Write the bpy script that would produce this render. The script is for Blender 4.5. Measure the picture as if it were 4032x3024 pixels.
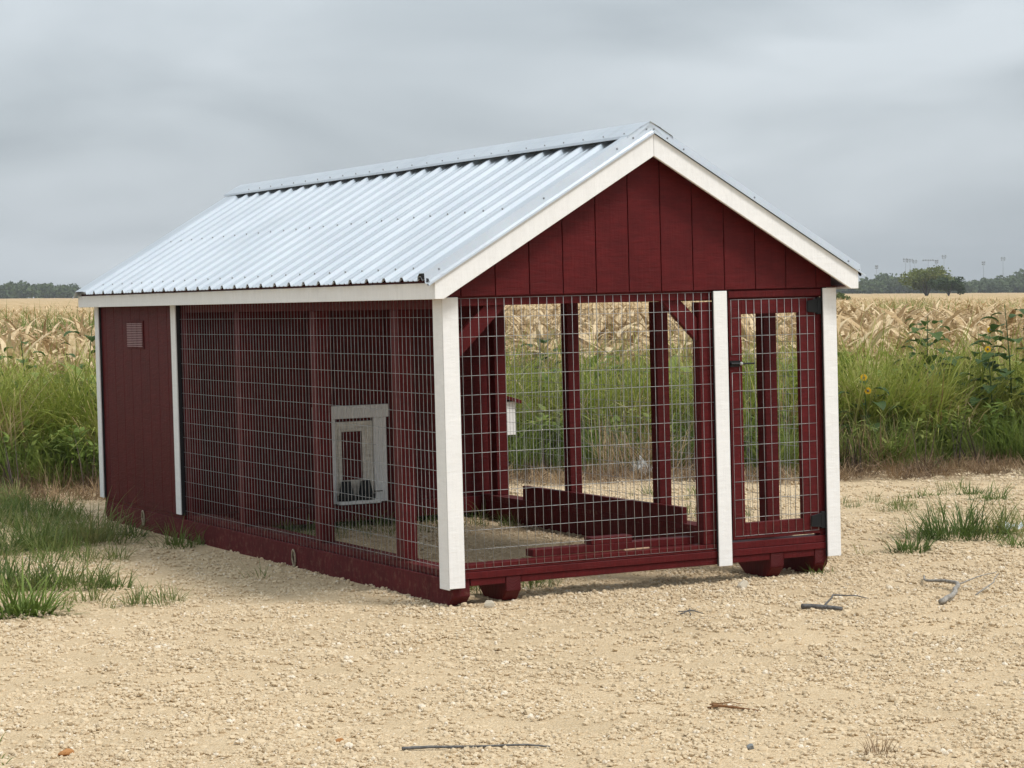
import bpy, bmesh, math, random
import numpy as np
from mathutils import Vector, Matrix, noise as mnoise

# ------------------------------------------------------------------ clear
for o in list(bpy.data.objects):
    bpy.data.objects.remove(o, do_unlink=True)
scene = bpy.context.scene
COL = scene.collection
R = math.radians
I = 0.0254                                   # the kennel is laid out in inches

# ------------------------------------------------------------------ camera
CAM = Vector((-5.2112, -10.9038, 1.6523))
RW = [[0.890233, -0.455476, -0.005296], [-0.022864, -0.03307, -0.999191], [0.454932, 0.889634, -0.039854]]
FPX = 9079.74                                # focal length in px of the 4032 px wide photograph
cam_d = bpy.data.cameras.new('camera')
cam_d.sensor_width = 36.0
cam_d.lens = FPX / 4032.0 * 36.0
cam_d.clip_start = 0.1
cam_d.clip_end = 8000.0
cam = bpy.data.objects.new('camera', cam_d)
COL.objects.link(cam)
right, down, fwd = (Vector(r).normalized() for r in RW)
m3 = Matrix((right, -down, -fwd)).transposed()
cam.matrix_world = Matrix.Translation(CAM) @ m3.to_4x4()
scene.camera = cam
scene.render.resolution_x, scene.render.resolution_y = 1024, 768

# ------------------------------------------------------------------ sky, sun, exposure
SUN_EL, SUN_AZ = R(56), R(146)               # azimuth clockwise from +Y: sun stands to the front right of the gable
world = bpy.data.worlds.new('World')
scene.world = world
world.use_nodes = True
wn, wl = world.node_tree.nodes, world.node_tree.links
wn.clear()
def WN(t, **k):
    n = wn.new(t)
    for a, b in k.items():
        setattr(n, a, b)
    return n
w_out = WN('ShaderNodeOutputWorld')
w_bg = WN('ShaderNodeBackground'); w_bg.inputs['Strength'].default_value = 0.10
sky = WN('ShaderNodeTexSky', sky_type='NISHITA', sun_disc=False, sun_elevation=SUN_EL, sun_rotation=SUN_AZ)
sky.air_density, sky.dust_density = 1.0, 4.0
geo = WN('ShaderNodeTexCoord')
sep = WN('ShaderNodeSeparateXYZ'); wl.new(geo.outputs['Generated'], sep.inputs[0])
zc = WN('ShaderNodeMath', operation='MAXIMUM'); wl.new(sep.outputs['Z'], zc.inputs[0]); zc.inputs[1].default_value = 0.0
mp = WN('ShaderNodeMapping'); wl.new(geo.outputs['Generated'], mp.inputs['Vector'])
mp.inputs['Scale'].default_value = (6.0, 6.0, 21.0); mp.inputs['Location'].default_value = (3.1, 7.7, 0.6)
n1 = WN('ShaderNodeTexNoise'); wl.new(mp.outputs[0], n1.inputs['Vector'])
n1.inputs['Scale'].default_value = 1.0; n1.inputs['Detail'].default_value = 4; n1.inputs['Roughness'].default_value = 0.42
n1.inputs['Distortion'].default_value = 0.5
cr = WN('ShaderNodeValToRGB'); wl.new(n1.outputs['Fac'], cr.inputs[0])
e = cr.color_ramp.elements
e[0].position, e[0].color = 0.32, (2.15, 2.42, 2.63, 1)
e[1].position, e[1].color = 0.70, (3.45, 3.75, 3.98, 1)
# overcast sky: brighter towards the zenith (CIE overcast luminance, (1+2 sin el)/3)
gr = WN('ShaderNodeMath', operation='MULTIPLY_ADD'); wl.new(zc.outputs[0], gr.inputs[0])
gr.inputs[1].default_value = 1.1; gr.inputs[2].default_value = 0.97
cm = WN('ShaderNodeVectorMath', operation='SCALE'); wl.new(cr.outputs[0], cm.inputs[0]); wl.new(gr.outputs[0], cm.inputs['Scale'])
mx = WN('ShaderNodeMix', data_type='RGBA'); mx.inputs['Factor'].default_value = 0.94
wl.new(sky.outputs[0], mx.inputs['A']); wl.new(cm.outputs[0], mx.inputs['B'])
wl.new(mx.outputs['Result'], w_bg.inputs['Color']); wl.new(w_bg.outputs[0], w_out.inputs['Surface'])

sun_d = bpy.data.lights.new('sun', 'SUN'); sun_d.energy = 1.5; sun_d.angle = R(16); sun_d.color = (1.0, 0.965, 0.92)
sun = bpy.data.objects.new('sun', sun_d); COL.objects.link(sun)
sdir = Vector((math.sin(SUN_AZ) * math.cos(SUN_EL), math.cos(SUN_AZ) * math.cos(SUN_EL), math.sin(SUN_EL)))
sun.rotation_euler = sdir.to_track_quat('Z', 'Y').to_euler()
sun.location = (10, -20, 30)
vs = scene.view_settings
vs.view_transform = 'Standard'; vs.look = 'None'; vs.exposure = 0.90; vs.gamma = 1.0; vs.use_curve_mapping = False

# ------------------------------------------------------------------ view-aligned ground coordinates (layout only)
F2 = Vector((fwd.x, fwd.y)).normalized(); R2 = Vector((F2.y, -F2.x))
def vw(s, t):
    """world x, y at s metres ahead of the camera and t metres to its right"""
    return (CAM.x + F2.x * s + R2.x * t, CAM.y + F2.y * s + R2.y * t)
def depth(x, y):
    return (x - CAM.x) * F2.x + (y - CAM.y) * F2.y
def lateral(x, y):
    return (x - CAM.x) * R2.x + (y - CAM.y) * R2.y
def clampf(v, a, b):
    return max(a, min(b, v))
def sclamp(v, a, b):
    # clamp with soft knees 0.6 m wide
    k = 0.6
    def sp(u):
        return k * math.log1p(math.exp(clampf(u / k, -40, 40)))
    return a + sp(v - a) - sp(v - b)
def gz(x, y):
    """ground height: tilted under the kennel, flat lot, field sinking gently away"""
    h = 0.0169 * sclamp(x, -1.0, 4.0) - 0.0104 * sclamp(y, -1.5, 6.5)
    s = depth(x, y)
    if s > 30:
        h -= 0.85 * (1 - math.exp(-(s - 30) / 420.0))
    t = lateral(x, y)
    if s > 22 and t < 0:
        h -= 0.14 * clampf((s - 22) / 6, 0, 1) * clampf(-t / 4.5, 0, 1)
    if s < 60:
        h += 0.010 * mnoise.noise(Vector((x * 0.7, y * 0.7, 3.0))) + 0.006 * mnoise.noise(Vector((x * 2.1, y * 2.1, 9.0)))
        # worn wheel tracks in front of the kennel
        h -= 0.012 * math.exp(-((y + 1.9 + 0.25 * x) / 0.35) ** 2) * (1 if s < 16 else 0)
    return h

# ------------------------------------------------------------------ material helpers
def mat(name):
    m = bpy.data.materials.new(name); m.use_nodes = True
    nt = m.node_tree; nt.nodes.clear()
    out = nt.nodes.new('ShaderNodeOutputMaterial')
    b = nt.nodes.new('ShaderNodeBsdfPrincipled')
    nt.links.new(b.outputs[0], out.inputs['Surface'])
    return m, nt, b, out
def nd(nt, t, ins=None, **k):
    n = nt.nodes.new(t)
    for a, v in k.items():
        setattr(n, a, v)
    for a, v in (ins or {}).items():
        if hasattr(v, 'is_output'):
            nt.links.new(v, n.inputs[a])
        else:
            n.inputs[a].default_value = v
    return n
def ramp(nt, fac, stops):
    n = nt.nodes.new('ShaderNodeValToRGB')
    nt.links.new(fac, n.inputs[0])
    el = n.color_ramp.elements
    while len(el) < len(stops):
        el.new(0.5)
    for q, (p_, c_) in zip(el, stops):
        q.position = p_; q.color = (*c_, 1)
    return n.outputs[0]
def mixc(nt, f, a, b, mode='MIX'):
    n = nt.nodes.new('ShaderNodeMix'); n.data_type = 'RGBA'; n.blend_type = mode
    for s, v in (('Factor', f), ('A', a), ('B', b)):
        if hasattr(v, 'is_output'):
            nt.links.new(v, n.inputs[s])
        elif s == 'Factor':
            n.inputs[s].default_value = v
        else:
            n.inputs[s].default_value = (*v, 1)
    return n.outputs['Result']

def paint(name, col, axis, rough=0.5, grain=0.35, dirt=None, dirt_amt=0.25, var=0.18, spec=0.35):
    """brushed paint on rough-sawn wood, grain along the given axis"""
    m, nt, b, out = mat(name)
    tc = nd(nt, 'ShaderNodeTexCoord'); oi = nd(nt, 'ShaderNodeObjectInfo')
    sh = nd(nt, 'ShaderNodeVectorMath', {0: tc.outputs['Object']}, operation='ADD')
    cx = nd(nt, 'ShaderNodeCombineXYZ')
    mu = nd(nt, 'ShaderNodeMath', {0: oi.outputs['Random'], 1: 37.0}, operation='MULTIPLY')
    for i_ in range(3):
        nt.links.new(mu.outputs[0], cx.inputs[i_])
    nt.links.new(cx.outputs[0], sh.inputs[1])
    sc = [70.0, 70.0, 70.0]; sc['xyz'.index(axis)] = 5.0
    mpn = nd(nt, 'ShaderNodeMapping', {'Vector': sh.outputs[0], 'Scale': sc})
    g1 = nd(nt, 'ShaderNodeTexNoise', {'Vector': mpn.outputs[0], 'Scale': 1.0, 'Detail': 4.0, 'Roughness': 0.6, 'Distortion': 0.4})
    sc2 = [25.0, 25.0, 25.0]; sc2['xyz'.index(axis)] = 120.0      # saw marks across the board
    mp2 = nd(nt, 'ShaderNodeMapping', {'Vector': sh.outputs[0], 'Scale': sc2})
    g2 = nd(nt, 'ShaderNodeTexNoise', {'Vector': mp2.outputs[0], 'Scale': 1.0, 'Detail': 2.0, 'Roughness': 0.5})
    big = nd(nt, 'ShaderNodeTexNoise', {'Vector': sh.outputs[0], 'Scale': 5.0, 'Detail': 5.0, 'Roughness': 0.6})
    c_lo = tuple(c * (1 - var) for c in col); c_hi = tuple(min(1, c * (1 + var)) for c in col)
    c1 = ramp(nt, big.outputs['Fac'], [(0.3, c_lo), (0.7, c_hi)])
    c2 = mixc(nt, 0.10 if var > 0.05 else 0.03, c1, ramp(nt, g1.outputs['Fac'], [(0.35, tuple(c * 0.5 for c in col)), (0.65, tuple(min(1, c * 1.3) for c in col))]))
    sc3 = [9.0, 9.0, 9.0]; sc3['xyz'.index(axis)] = 48.0           # broad saw chatter that catches the paint unevenly
    mp3 = nd(nt, 'ShaderNodeMapping', {'Vector': sh.outputs[0], 'Scale': sc3})
    g3 = nd(nt, 'ShaderNodeTexNoise', {'Vector': mp3.outputs[0], 'Scale': 1.0, 'Detail': 3.0, 'Roughness': 0.6, 'Distortion': 0.6})
    am = 0.17 if var > 0.05 else 0.035
    c2 = mixc(nt, 1.0, c2, ramp(nt, g3.outputs['Fac'], [(0.3, (1 - am,) * 3), (0.7, (1 + am,) * 3)]), 'MULTIPLY')
    if dirt:
        dn = nd(nt, 'ShaderNodeTexNoise', {'Vector': sh.outputs[0], 'Scale': 22.0, 'Detail': 6.0, 'Roughness': 0.7})
        df = nd(nt, 'ShaderNodeMapRange', {'Value': dn.outputs['Fac'], 'From Min': 0.52, 'From Max': 0.78, 'To Min': 0.0, 'To Max': dirt_amt})
        c2 = mixc(nt, df.outputs[0], c2, dirt)
    nt.links.new(c2, b.inputs['Base Color'])
    b.inputs['Roughness'].default_value = rough
    b.inputs['Specular IOR Level'].default_value = spec
    hs0 = nd(nt, 'ShaderNodeMath', {0: g2.outputs['Fac'], 1: 0.6, 2: g1.outputs['Fac']}, operation='MULTIPLY_ADD')
    hsum = nd(nt, 'ShaderNodeMath', {0: g3.outputs['Fac'], 1: 1.6, 2: hs0.outputs[0]}, operation='MULTIPLY_ADD')
    bp = nd(nt, 'ShaderNodeBump', {'Height': hsum.outputs[0], 'Strength': grain, 'Distance': 0.0022})
    nt.links.new(bp.outputs[0], b.inputs['Normal'])
    return m

RED = (0.084, 0.0070, 0.0080)
M = {}
for ax in 'xyz':
    M['red_' + ax] = paint('red_paint_' + ax, RED, ax, 0.55, 0.85, (0.16, 0.05, 0.045), 0.12, 0.14, 0.16)
    M['white_' + ax] = paint('white_paint_' + ax, (0.81, 0.805, 0.79), ax, 0.5, 0.5, (0.62, 0.56, 0.47), 0.16, 0.02, 0.2)
    M['dusty_' + ax] = paint('dusty_red_paint_' + ax, (0.092, 0.015, 0.016), ax, 0.75, 0.6, (0.30, 0.19, 0.13), 0.4, 0.2, 0.12)
M['dark_edge'] = paint('dark_edge_paint', (0.018, 0.017, 0.019), 'z', 0.7, 0.3)
def simple(name, col, rough=0.5, metal=0.0, spec=0.5, noise_amt=0.12, nscale=30.0, bump=0.0):
    m, nt, b, out = mat(name)
    tc = nd(nt, 'ShaderNodeTexCoord')
    n = nd(nt, 'ShaderNodeTexNoise', {'Vector': tc.outputs['Object'], 'Scale': nscale, 'Detail': 4.0})
    c = ramp(nt, n.outputs['Fac'], [(0.3, tuple(v * (1 - noise_amt) for v in col)), (0.7, tuple(min(1, v * (1 + noise_amt)) for v in col))])
    nt.links.new(c, b.inputs['Base Color'])
    b.inputs['Roughness'].default_value = rough; b.inputs['Metallic'].default_value = metal
    b.inputs['Specular IOR Level'].default_value = spec
    if bump:
        bp = nd(nt, 'ShaderNodeBump', {'Height': n.outputs['Fac'], 'Strength': bump, 'Distance': 0.004})
        nt.links.new(bp.outputs[0], b.inputs['Normal'])
    return m
M['wire'] = simple('galvanized_wire', (0.34, 0.345, 0.34), 0.5, 0.3, 0.45, 0.3, 14.0)
M['black'] = simple('black_iron', (0.005, 0.006, 0.007), 0.6, 0, 0.3)
M['screw'] = simple('screw_metal', (0.30, 0.31, 0.32), 0.45, 0.5)
M['rubber'] = simple('black_closure', (0.008, 0.008, 0.009), 0.8)
M['rope'] = simple('pale_rope', (0.33, 0.28, 0.20), 0.9, 0, 0.2, 0.3, 160.0, 0.6)
M['cream'] = paint('aged_white_paint', (0.70, 0.66, 0.58), 'z', 0.6, 0.5, (0.30, 0.19, 0.10), 0.5, 0.06)
# metal roofing
def metal_roof():
    m, nt, b, out = mat('galvalume_roofing')
    tc = nd(nt, 'ShaderNodeTexCoord')
    v = nd(nt, 'ShaderNodeTexVoronoi', {'Vector': tc.outputs['Object'], 'Scale': 60.0})
    n = nd(nt, 'ShaderNodeTexNoise', {'Vector': tc.outputs['Object'], 'Scale': 1.6, 'Detail': 5.0, 'Roughness': 0.6})
    c = mixc(nt, 0.02, ramp(nt, n.outputs['Fac'], [(0.3, (0.60, 0.635, 0.665)), (0.7, (0.69, 0.72, 0.745))]), v.outputs['Color'])
    # rain streaks and dust running down the slope
    st = nd(nt, 'ShaderNodeMapping', {'Vector': tc.outputs['Object'], 'Scale': (1.2, 14.0, 1.2)})
    sn = nd(nt, 'ShaderNodeTexNoise', {'Vector': st.outputs[0], 'Scale': 1.0, 'Detail': 5.0, 'Roughness': 0.65})
    sf = nd(nt, 'ShaderNodeMapRange', {'Value': sn.outputs['Fac'], 'From Min': 0.5, 'From Max': 0.75, 'To Min': 0.0, 'To Max': 0.28})
    c = mixc(nt, sf.outputs[0], c, (0.44, 0.45, 0.45))
    nt.links.new(c, b.inputs['Base Color'])
    b.inputs['Metallic'].default_value = 0.8
    r = nd(nt, 'ShaderNodeMapRange', {'Value': n.outputs['Fac'], 'To Min': 0.27, 'To Max': 0.38})
    nt.links.new(r.outputs[0], b.inputs['Roughness'])
    bp = nd(nt, 'ShaderNodeBump', {'Height': n.outputs['Fac'], 'Strength': 0.05, 'Distance': 0.02})
    nt.links.new(bp.outputs[0], b.inputs['Normal'])
    return m
M['roof'] = metal_roof()

# ------------------------------------------------------------------ object helpers
def link(name, me, parent=None, loc=(0, 0, 0), rot=None, m=None):
    o = bpy.data.objects.new(name, me); COL.objects.link(o)
    if parent is not None:
        o.parent = parent
    o.location = loc
    if rot is not None:
        o.rotation_euler = rot
    if m is not None and me is not None and not me.materials:
        me.materials.append(m)
    return o
def tag(o, label, cat=None, group=None, kind=None):
    if label: o['label'] = label
    if cat: o['category'] = cat
    if group: o['group'] = group
    if kind: o['kind'] = kind
    return o
def bm_mesh(name, bm, smooth=False):
    me = bpy.data.meshes.new(name); bm.to_mesh(me); bm.free()
    if smooth:
        me.polygons.foreach_set('use_smooth', [True] * len(me.polygons))
    return me
_cache = {}
def box_mesh(sx, sy, sz, bev, m):
    key = (round(sx, 3), round(sy, 3), round(sz, 3), bev, m.name)
    if key not in _cache:
        bm = bmesh.new()
        bmesh.ops.create_cube(bm, size=1.0)
        for v in bm.verts:
            v.co = Vector((v.co.x * sx * I, v.co.y * sy * I, v.co.z * sz * I))
        if bev:
            bmesh.ops.bevel(bm, geom=list(bm.edges), offset=bev * I, segments=1, affect='EDGES')
        me = bm_mesh('block', bm); me.materials.append(m); _cache[key] = me
    return _cache[key]
def box(name, x0, x1, y0, y1, z0, z1, m, parent, bev=0.09):
    """a board: limits in inches in the kennel's own axes"""
    me = box_mesh(x1 - x0, y1 - y0, z1 - z0, bev, m)
    return link(name, me, parent, ((x0 + x1) / 2 * I, (y0 + y1) / 2 * I, (z0 + z1) / 2 * I))
def prism(name, poly, ax, a0, a1, m, parent, bev=0.07):
    """polygon in the two axes other than ax, extruded from a0 to a1 along ax (inches)"""
    bm = bmesh.new()
    cx = sum(p_[0] for p_ in poly) / len(poly); cy = sum(p_[1] for p_ in poly) / len(poly); ca = (a0 + a1) / 2
    def P(u, v, a):
        u, v, a = (u - cx) * I, (v - cy) * I, (a - ca) * I
        return {'x': (a, u, v), 'y': (u, a, v), 'z': (u, v, a)}[ax]
    lo = [bm.verts.new(P(u, v, a0)) for u, v in poly]; hi = [bm.verts.new(P(u, v, a1)) for u, v in poly]
    bm.faces.new(lo); bm.faces.new(hi[::-1])
    for i in range(len(poly)):
        j = (i + 1) % len(poly)
        bm.faces.new((lo[i], hi[i], hi[j], lo[j]))
    bmesh.ops.recalc_face_normals(bm, faces=bm.faces)
    if bev:
        bmesh.ops.bevel(bm, geom=list(bm.edges), offset=bev * I, segments=1, affect='EDGES')
    me = bm_mesh(name, bm); me.materials.append(m)
    c = {'x': (ca, cx, cy), 'y': (cx, ca, cy), 'z': (cx, cy, ca)}[ax]
    return link(name, me, parent, tuple(v * I for v in c))
def tube_bm(bm, pts, rad, n=5, cap=True):
    """tube along points (metres); rad a number or list"""
    pts = [Vector(p_) for p_ in pts]
    rads = rad if isinstance(rad, (list, tuple)) else [rad] * len(pts)
    rings = []
    for i, p_ in enumerate(pts):
        d = (pts[min(i + 1, len(pts) - 1)] - pts[max(i - 1, 0)])
        d = d.normalized() if d.length > 0 else Vector((0, 0, 1))
        up = Vector((0, 0, 1)) if abs(d.z) < 0.9 else Vector((1, 0, 0))
        a = d.cross(up).normalized(); b = d.cross(a)
        rings.append([bm.verts.new(p_ + (a * math.cos(2 * math.pi * k / n) + b * math.sin(2 * math.pi * k / n)) * rads[i]) for k in range(n)])
    for r0, r1 in zip(rings, rings[1:]):
        for k in range(n):
            bm.faces.new((r0[k], r0[(k + 1) % n], r1[(k + 1) % n], r1[k]))
    if cap:
        bm.faces.new(rings[0][::-1]); bm.faces.new(rings[-1])
def tube(name, pts, rad, m, parent, n=5, smooth=True):
    bm = bmesh.new(); tube_bm(bm, pts, rad, n)
    me = bm_mesh(name, bm, smooth); me.materials.append(m)
    return link(name, me, parent)

# geometry-node scatter for what nobody could count
def scatter(name, pts, scl, rot, vid, variants, label, cat):
    n = len(pts)
    me = bpy.data.meshes.new(name)
    me.vertices.add(n); me.vertices.foreach_set('co', np.asarray(pts, np.float32).ravel())
    a = me.attributes.new('s_scl', 'FLOAT_VECTOR', 'POINT')
    scl = np.asarray(scl, np.float32)
    if scl.ndim == 1: scl = np.repeat(scl[:, None], 3, 1)
    a.data.foreach_set('vector', scl.ravel())
    a = me.attributes.new('s_rot', 'FLOAT_VECTOR', 'POINT'); a.data.foreach_set('vector', np.asarray(rot, np.float32).ravel())
    a = me.attributes.new('s_vid', 'INT', 'POINT'); a.data.foreach_set('value', np.asarray(vid, np.int32))
    o = link(name, me)
    ng = bpy.data.node_groups.new(name + '_scatter', 'GeometryNodeTree')
    ng.interface.new_socket('Geometry', in_out='INPUT', socket_type='NodeSocketGeometry')
    ng.interface.new_socket('Geometry', in_out='OUTPUT', socket_type='NodeSocketGeometry')
    gi = ng.nodes.new('NodeGroupInput'); go = ng.nodes.new('NodeGroupOutput')
    jn = ng.nodes.new('GeometryNodeJoinGeometry')
    for v in variants:
        ob = bpy.data.objects.new(v.name, v)            # a source shape, never linked to the scene
        oi = ng.nodes.new('GeometryNodeObjectInfo'); oi.inputs['Object'].default_value = ob
        oi.inputs['As Instance'].default_value = True
        ng.links.new(oi.outputs['Geometry'], jn.inputs[0])
    ip = ng.nodes.new('GeometryNodeInstanceOnPoints')
    ng.links.new(gi.outputs[0], ip.inputs['Points']); ng.links.new(jn.outputs[0], ip.inputs['Instance'])
    ip.inputs['Pick Instance'].default_value = True
    def na(nm, t):
        q = ng.nodes.new('GeometryNodeInputNamedAttribute'); q.data_type = t; q.inputs['Name'].default_value = nm
        return next(s for s in q.outputs if s.name == 'Attribute' and s.enabled)
    ng.links.new(na('s_vid', 'INT'), ip.inputs['Instance Index'])
    ng.links.new(na('s_rot', 'FLOAT_VECTOR'), ip.inputs['Rotation'])
    ng.links.new(na('s_scl', 'FLOAT_VECTOR'), ip.inputs['Scale'])
    ng.links.new(ip.outputs[0], go.inputs[0])
    md = o.modifiers.new('scatter', 'NODES'); md.node_group = ng
    tag(o, label, cat, None, 'stuff')
    return o

# ------------------------------------------------------------------ ground: one sheet out to the horizon
def ground_material():
    m, nt, b, out = mat('limestone_gravel_ground')
    g = nd(nt, 'ShaderNodeNewGeometry')
    pos = g.outputs['Position']
    # stone cells, two sizes
    v1 = nd(nt, 'ShaderNodeTexVoronoi', {'Vector': pos, 'Scale': 85.0, 'Randomness': 1.0})
    v2 = nd(nt, 'ShaderNodeTexVoronoi', {'Vector': pos, 'Scale': 190.0, 'Randomness': 1.0})
    nb = nd(nt, 'ShaderNodeTexNoise', {'Vector': pos, 'Scale': 1.3, 'Detail': 6.0, 'Roughness': 0.62})
    nf = nd(nt, 'ShaderNodeTexNoise', {'Vector': pos, 'Scale': 300.0, 'Detail': 3.0, 'Roughness': 0.7})
    hs = nd(nt, 'ShaderNodeSeparateColor', {0: v1.outputs['Color']})
    stone = ramp(nt, hs.outputs[0], [(0.0, (0.40, 0.29, 0.17)), (0.25, (0.52, 0.40, 0.25)), (0.7, (0.60, 0.475, 0.31)), (1.0, (0.66, 0.555, 0.40))])
    fine = ramp(nt, nf.outputs['Fac'], [(0.3, (0.45, 0.335, 0.20)), (0.7, (0.62, 0.485, 0.31))])
    c = mixc(nt, 0.5, stone, fine)
    big = ramp(nt, nb.outputs['Fac'], [(0.28, (0.90, 0.88, 0.85)), (0.5, (1.02, 1.0, 0.98)), (0.72, (1.12, 1.10, 1.08))])
    c = mixc(nt, 1.0, c, big, 'MULTIPLY')
    # soil under the weeds and the crop, reached a few metres behind the kennel
    rel = nd(nt, 'ShaderNodeVectorMath', {0: pos, 1: tuple(CAM)}, operation='SUBTRACT')
    dp = nd(nt, 'ShaderNodeVectorMath', {0: rel.outputs[0], 1: (F2.x, F2.y, 0)}, operation='DOT_PRODUCT')
    ed = nd(nt, 'ShaderNodeTexNoise', {'Vector': pos, 'Scale': 1.1, 'Detail': 6.0, 'Roughness': 0.7})
    dd = nd(nt, 'ShaderNodeMath', {0: ed.outputs['Fac'], 1: 3.2, 2: dp.outputs['Value']}, operation='MULTIPLY_ADD')
    sm = nd(nt, 'ShaderNodeMapRange', {'Value': dd.outputs[0], 'From Min': 20.8, 'From Max': 22.2})
    soil = ramp(nt, nf.outputs['Fac'], [(0.3, (0.12, 0.085, 0.05)), (0.7, (0.27, 0.19, 0.11))])
    c = mixc(nt, sm.outputs[0], c, soil)
    fm = nd(nt, 'ShaderNodeMapRange', {'Value': dp.outputs['Value'], 'From Min': 60.0, 'From Max': 90.0})
    c = mixc(nt, fm.outputs[0], c, (0.42, 0.31, 0.18))
    nt.links.new(c, b.inputs['Base Color'])
    b.inputs['Roughness'].default_value = 0.95; b.inputs['Specular IOR Level'].default_value = 0.15
    i1 = nd(nt, 'ShaderNodeMath', {0: v1.outputs['Distance'], 1: -1.0, 2: 1.0}, operation='MULTIPLY_ADD')
    i2 = nd(nt, 'ShaderNodeMath', {0: v2.outputs['Distance'], 1: -0.5, 2: i1.outputs[0]}, operation='MULTIPLY_ADD')
    bp = nd(nt, 'ShaderNodeBump', {'Height': i2.outputs[0], 'Strength': 0.9, 'Distance': 0.008})
    nt.links.new(bp.outputs[0], b.inputs['Normal'])
    return m
M['gravel'] = ground_material()
def build_ground():
    ss = list(np.arange(-12, 26, 0.22)) + list(np.geomspace(26, 1450, 60))
    tn = np.linspace(-1, 1, 90)
    V, Fc = [], []
    for s in ss:
        w = 14 + max(0, s) * 0.75
        for q in tn:
            x, y = vw(s, q * w); V.append((x, y, gz(x, y)))
    n = len(tn)
    for i in range(len(ss) - 1):
        for j in range(n - 1):
            a = i * n + j; Fc.append((a, a + 1, a + n + 1, a + n))
    me = bpy.data.meshes.new('ground'); me.from_pydata(V, [], Fc); me.update()
    me.polygons.foreach_set('use_smooth', [True] * len(me.polygons))
    o = link('ground', me, m=M['gravel'])
    tag(o, 'pale tan limestone gravel lot in front of the field', 'ground', None, 'structure')
build_ground()
# ------------------------------------------------------------------ the kennel (inches; x along the gable front, y to the back, z up)
Q = Matrix(((0.99986, 0.00009, -0.01692), (0.00009, 0.99995, 0.01037), (0.01692, -0.01037, 0.9998)))
K = bpy.data.objects.new('dog_kennel', None); COL.objects.link(K)
K.empty_display_size = 0.3
K.matrix_world = Matrix.Translation((-0.00331, -0.04877, 0.19607)) @ Q.to_4x4()
tag(K, 'barn red dog kennel with wire mesh run, white trim and ribbed metal roof', 'dog kennel')
rng = random.Random(5)
XL, XR, YB = 0.0, 94.4, 240.5            # side mesh planes and back wall
XM = 47.1; SL = 0.582                    # ridge position, roof slope
def rtop(x):                             # top line of the rake boards
    return 90.0 - SL * abs(x - XM)

# skids and the blocks under the front
def skid(name, x0, x1, y0, y1, zt, zb, m, front=2.4, back=2.4):
    h = zt - zb
    poly = [(y0, zt), (y1, zt), (y1, zb + 2.2), (y1 - back, zb), (y0 + front, zb), (y0, zb + 2.2)]
    return prism(name, poly, 'x', x0, x1, m, K, 0.14)
skid('skid', -0.5, 3.5, 0.2, 240.3, -2.1, -7.85, M['dusty_y'])
skid('skid', 89.4, 92.9, 0.2, 240.3, -2.1, -7.85, M['red_y'])
skid('skid_block', 11.8, 15.3, 0.15, 13.5, -2.1, -7.5, M['red_y'], 2.0, 3.0)
skid('skid_block', 77.6, 81.1, 0.15, 13.5, -2.1, -7.7, M['red_y'], 2.0, 3.0)
def end_grain():
    m, nt, b, out = mat('red_end_grain')
    tc = nd(nt, 'ShaderNodeTexCoord')
    mp_ = nd(nt, 'ShaderNodeMapping', {'Vector': tc.outputs['Object'], 'Location': (0.01, 0, 0.055), 'Scale': (1, 1, 1)})
    w = nd(nt, 'ShaderNodeTexWave', {'Vector': mp_.outputs[0], 'Scale': 42.0, 'Distortion': 1.5, 'Detail': 2.0}, wave_type='RINGS', rings_direction='Y')
    c = ramp(nt, w.outputs['Color'], [(0.2, (0.055, 0.006, 0.007)), (0.8, (0.095, 0.012, 0.013))])
    nt.links.new(c, b.inputs['Base Color']); b.inputs['Roughness'].default_value = 0.6; b.inputs['Specular IOR Level'].default_value = 0.15
    bp = nd(nt, 'ShaderNodeBump', {'Height': w.outputs['Fac'], 'Strength': 0.6, 'Distance': 0.003}); nt.links.new(bp.outputs[0], b.inputs['Normal'])
    return m
M['end_grain'] = end_grain()
for x0 in (11.86, 77.66, 89.46):
    box('end_grain', x0, x0 + 3.38, -0.02, 0.13, -5.2, -2.16, M['end_grain'], K, 0.03)
# front sill: two plates and a notched strip between the skids
box('sill_plate', 0.3, 94.1, 0.0, 3.5, -0.62, 0.9, M['red_x'], K)
box('sill_plate', -0.3, 94.4, -0.25, 3.5, -2.1, -0.66, M['red_x'], K)
for a, b_ in ((3.65, 11.7), (15.4, 77.5), (81.2, 89.3)):
    box('sill_strip', a, b_, 0.1, 1.6, -3.6, -2.14, M['red_x'], K)
# side and back plates
box('sill_plate', 0.35, 5.6, 3.6, 168.0, -2.06, -0.6, M['dusty_y'], K)
box('sill_plate', 88.9, 94.1, 3.6, 168.0, -2.06, -0.6, M['dusty_y'], K)
box('sill_plate', -0.35, 94.5, 168.4, 240.2, -2.06, -1.05, M['red_y'], K)
box('cross_joist', 3.6, 89.3, 166.5, 168.0, -5.6, -1.1, M['red_x'], K)
box('cross_joist', 3.6, 89.3, 238.5, 240.0, -7.0, -2.1, M['red_x'], K)
# posts
def post(x0, x1, y0, y1, z0=-0.58, z1=53.9):
    return box('post', x0, x1, y0, y1, z0, z1, M['red_z'], K, 0.14)
for y0 in (26.4, 73.0, 124.0):
    post(0.35, 3.85, y0, y0 + 3.5)
for y0 in (20.6, 69.3, 116.0, 160.0):
    post(90.55, 94.05, y0, y0 + 3.5)
post(0.35, 2.6, 0.5, 3.0, 0.95); post(60.6, 64.1, 0.35, 3.4, 0.95); post(64.3, 67.8, 0.4, 3.4, 0.95); post(91.5, 94.0, 0.5, 3.4, 0.95)
post(0.35, 3.85, 164.5, 168.0)
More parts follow.
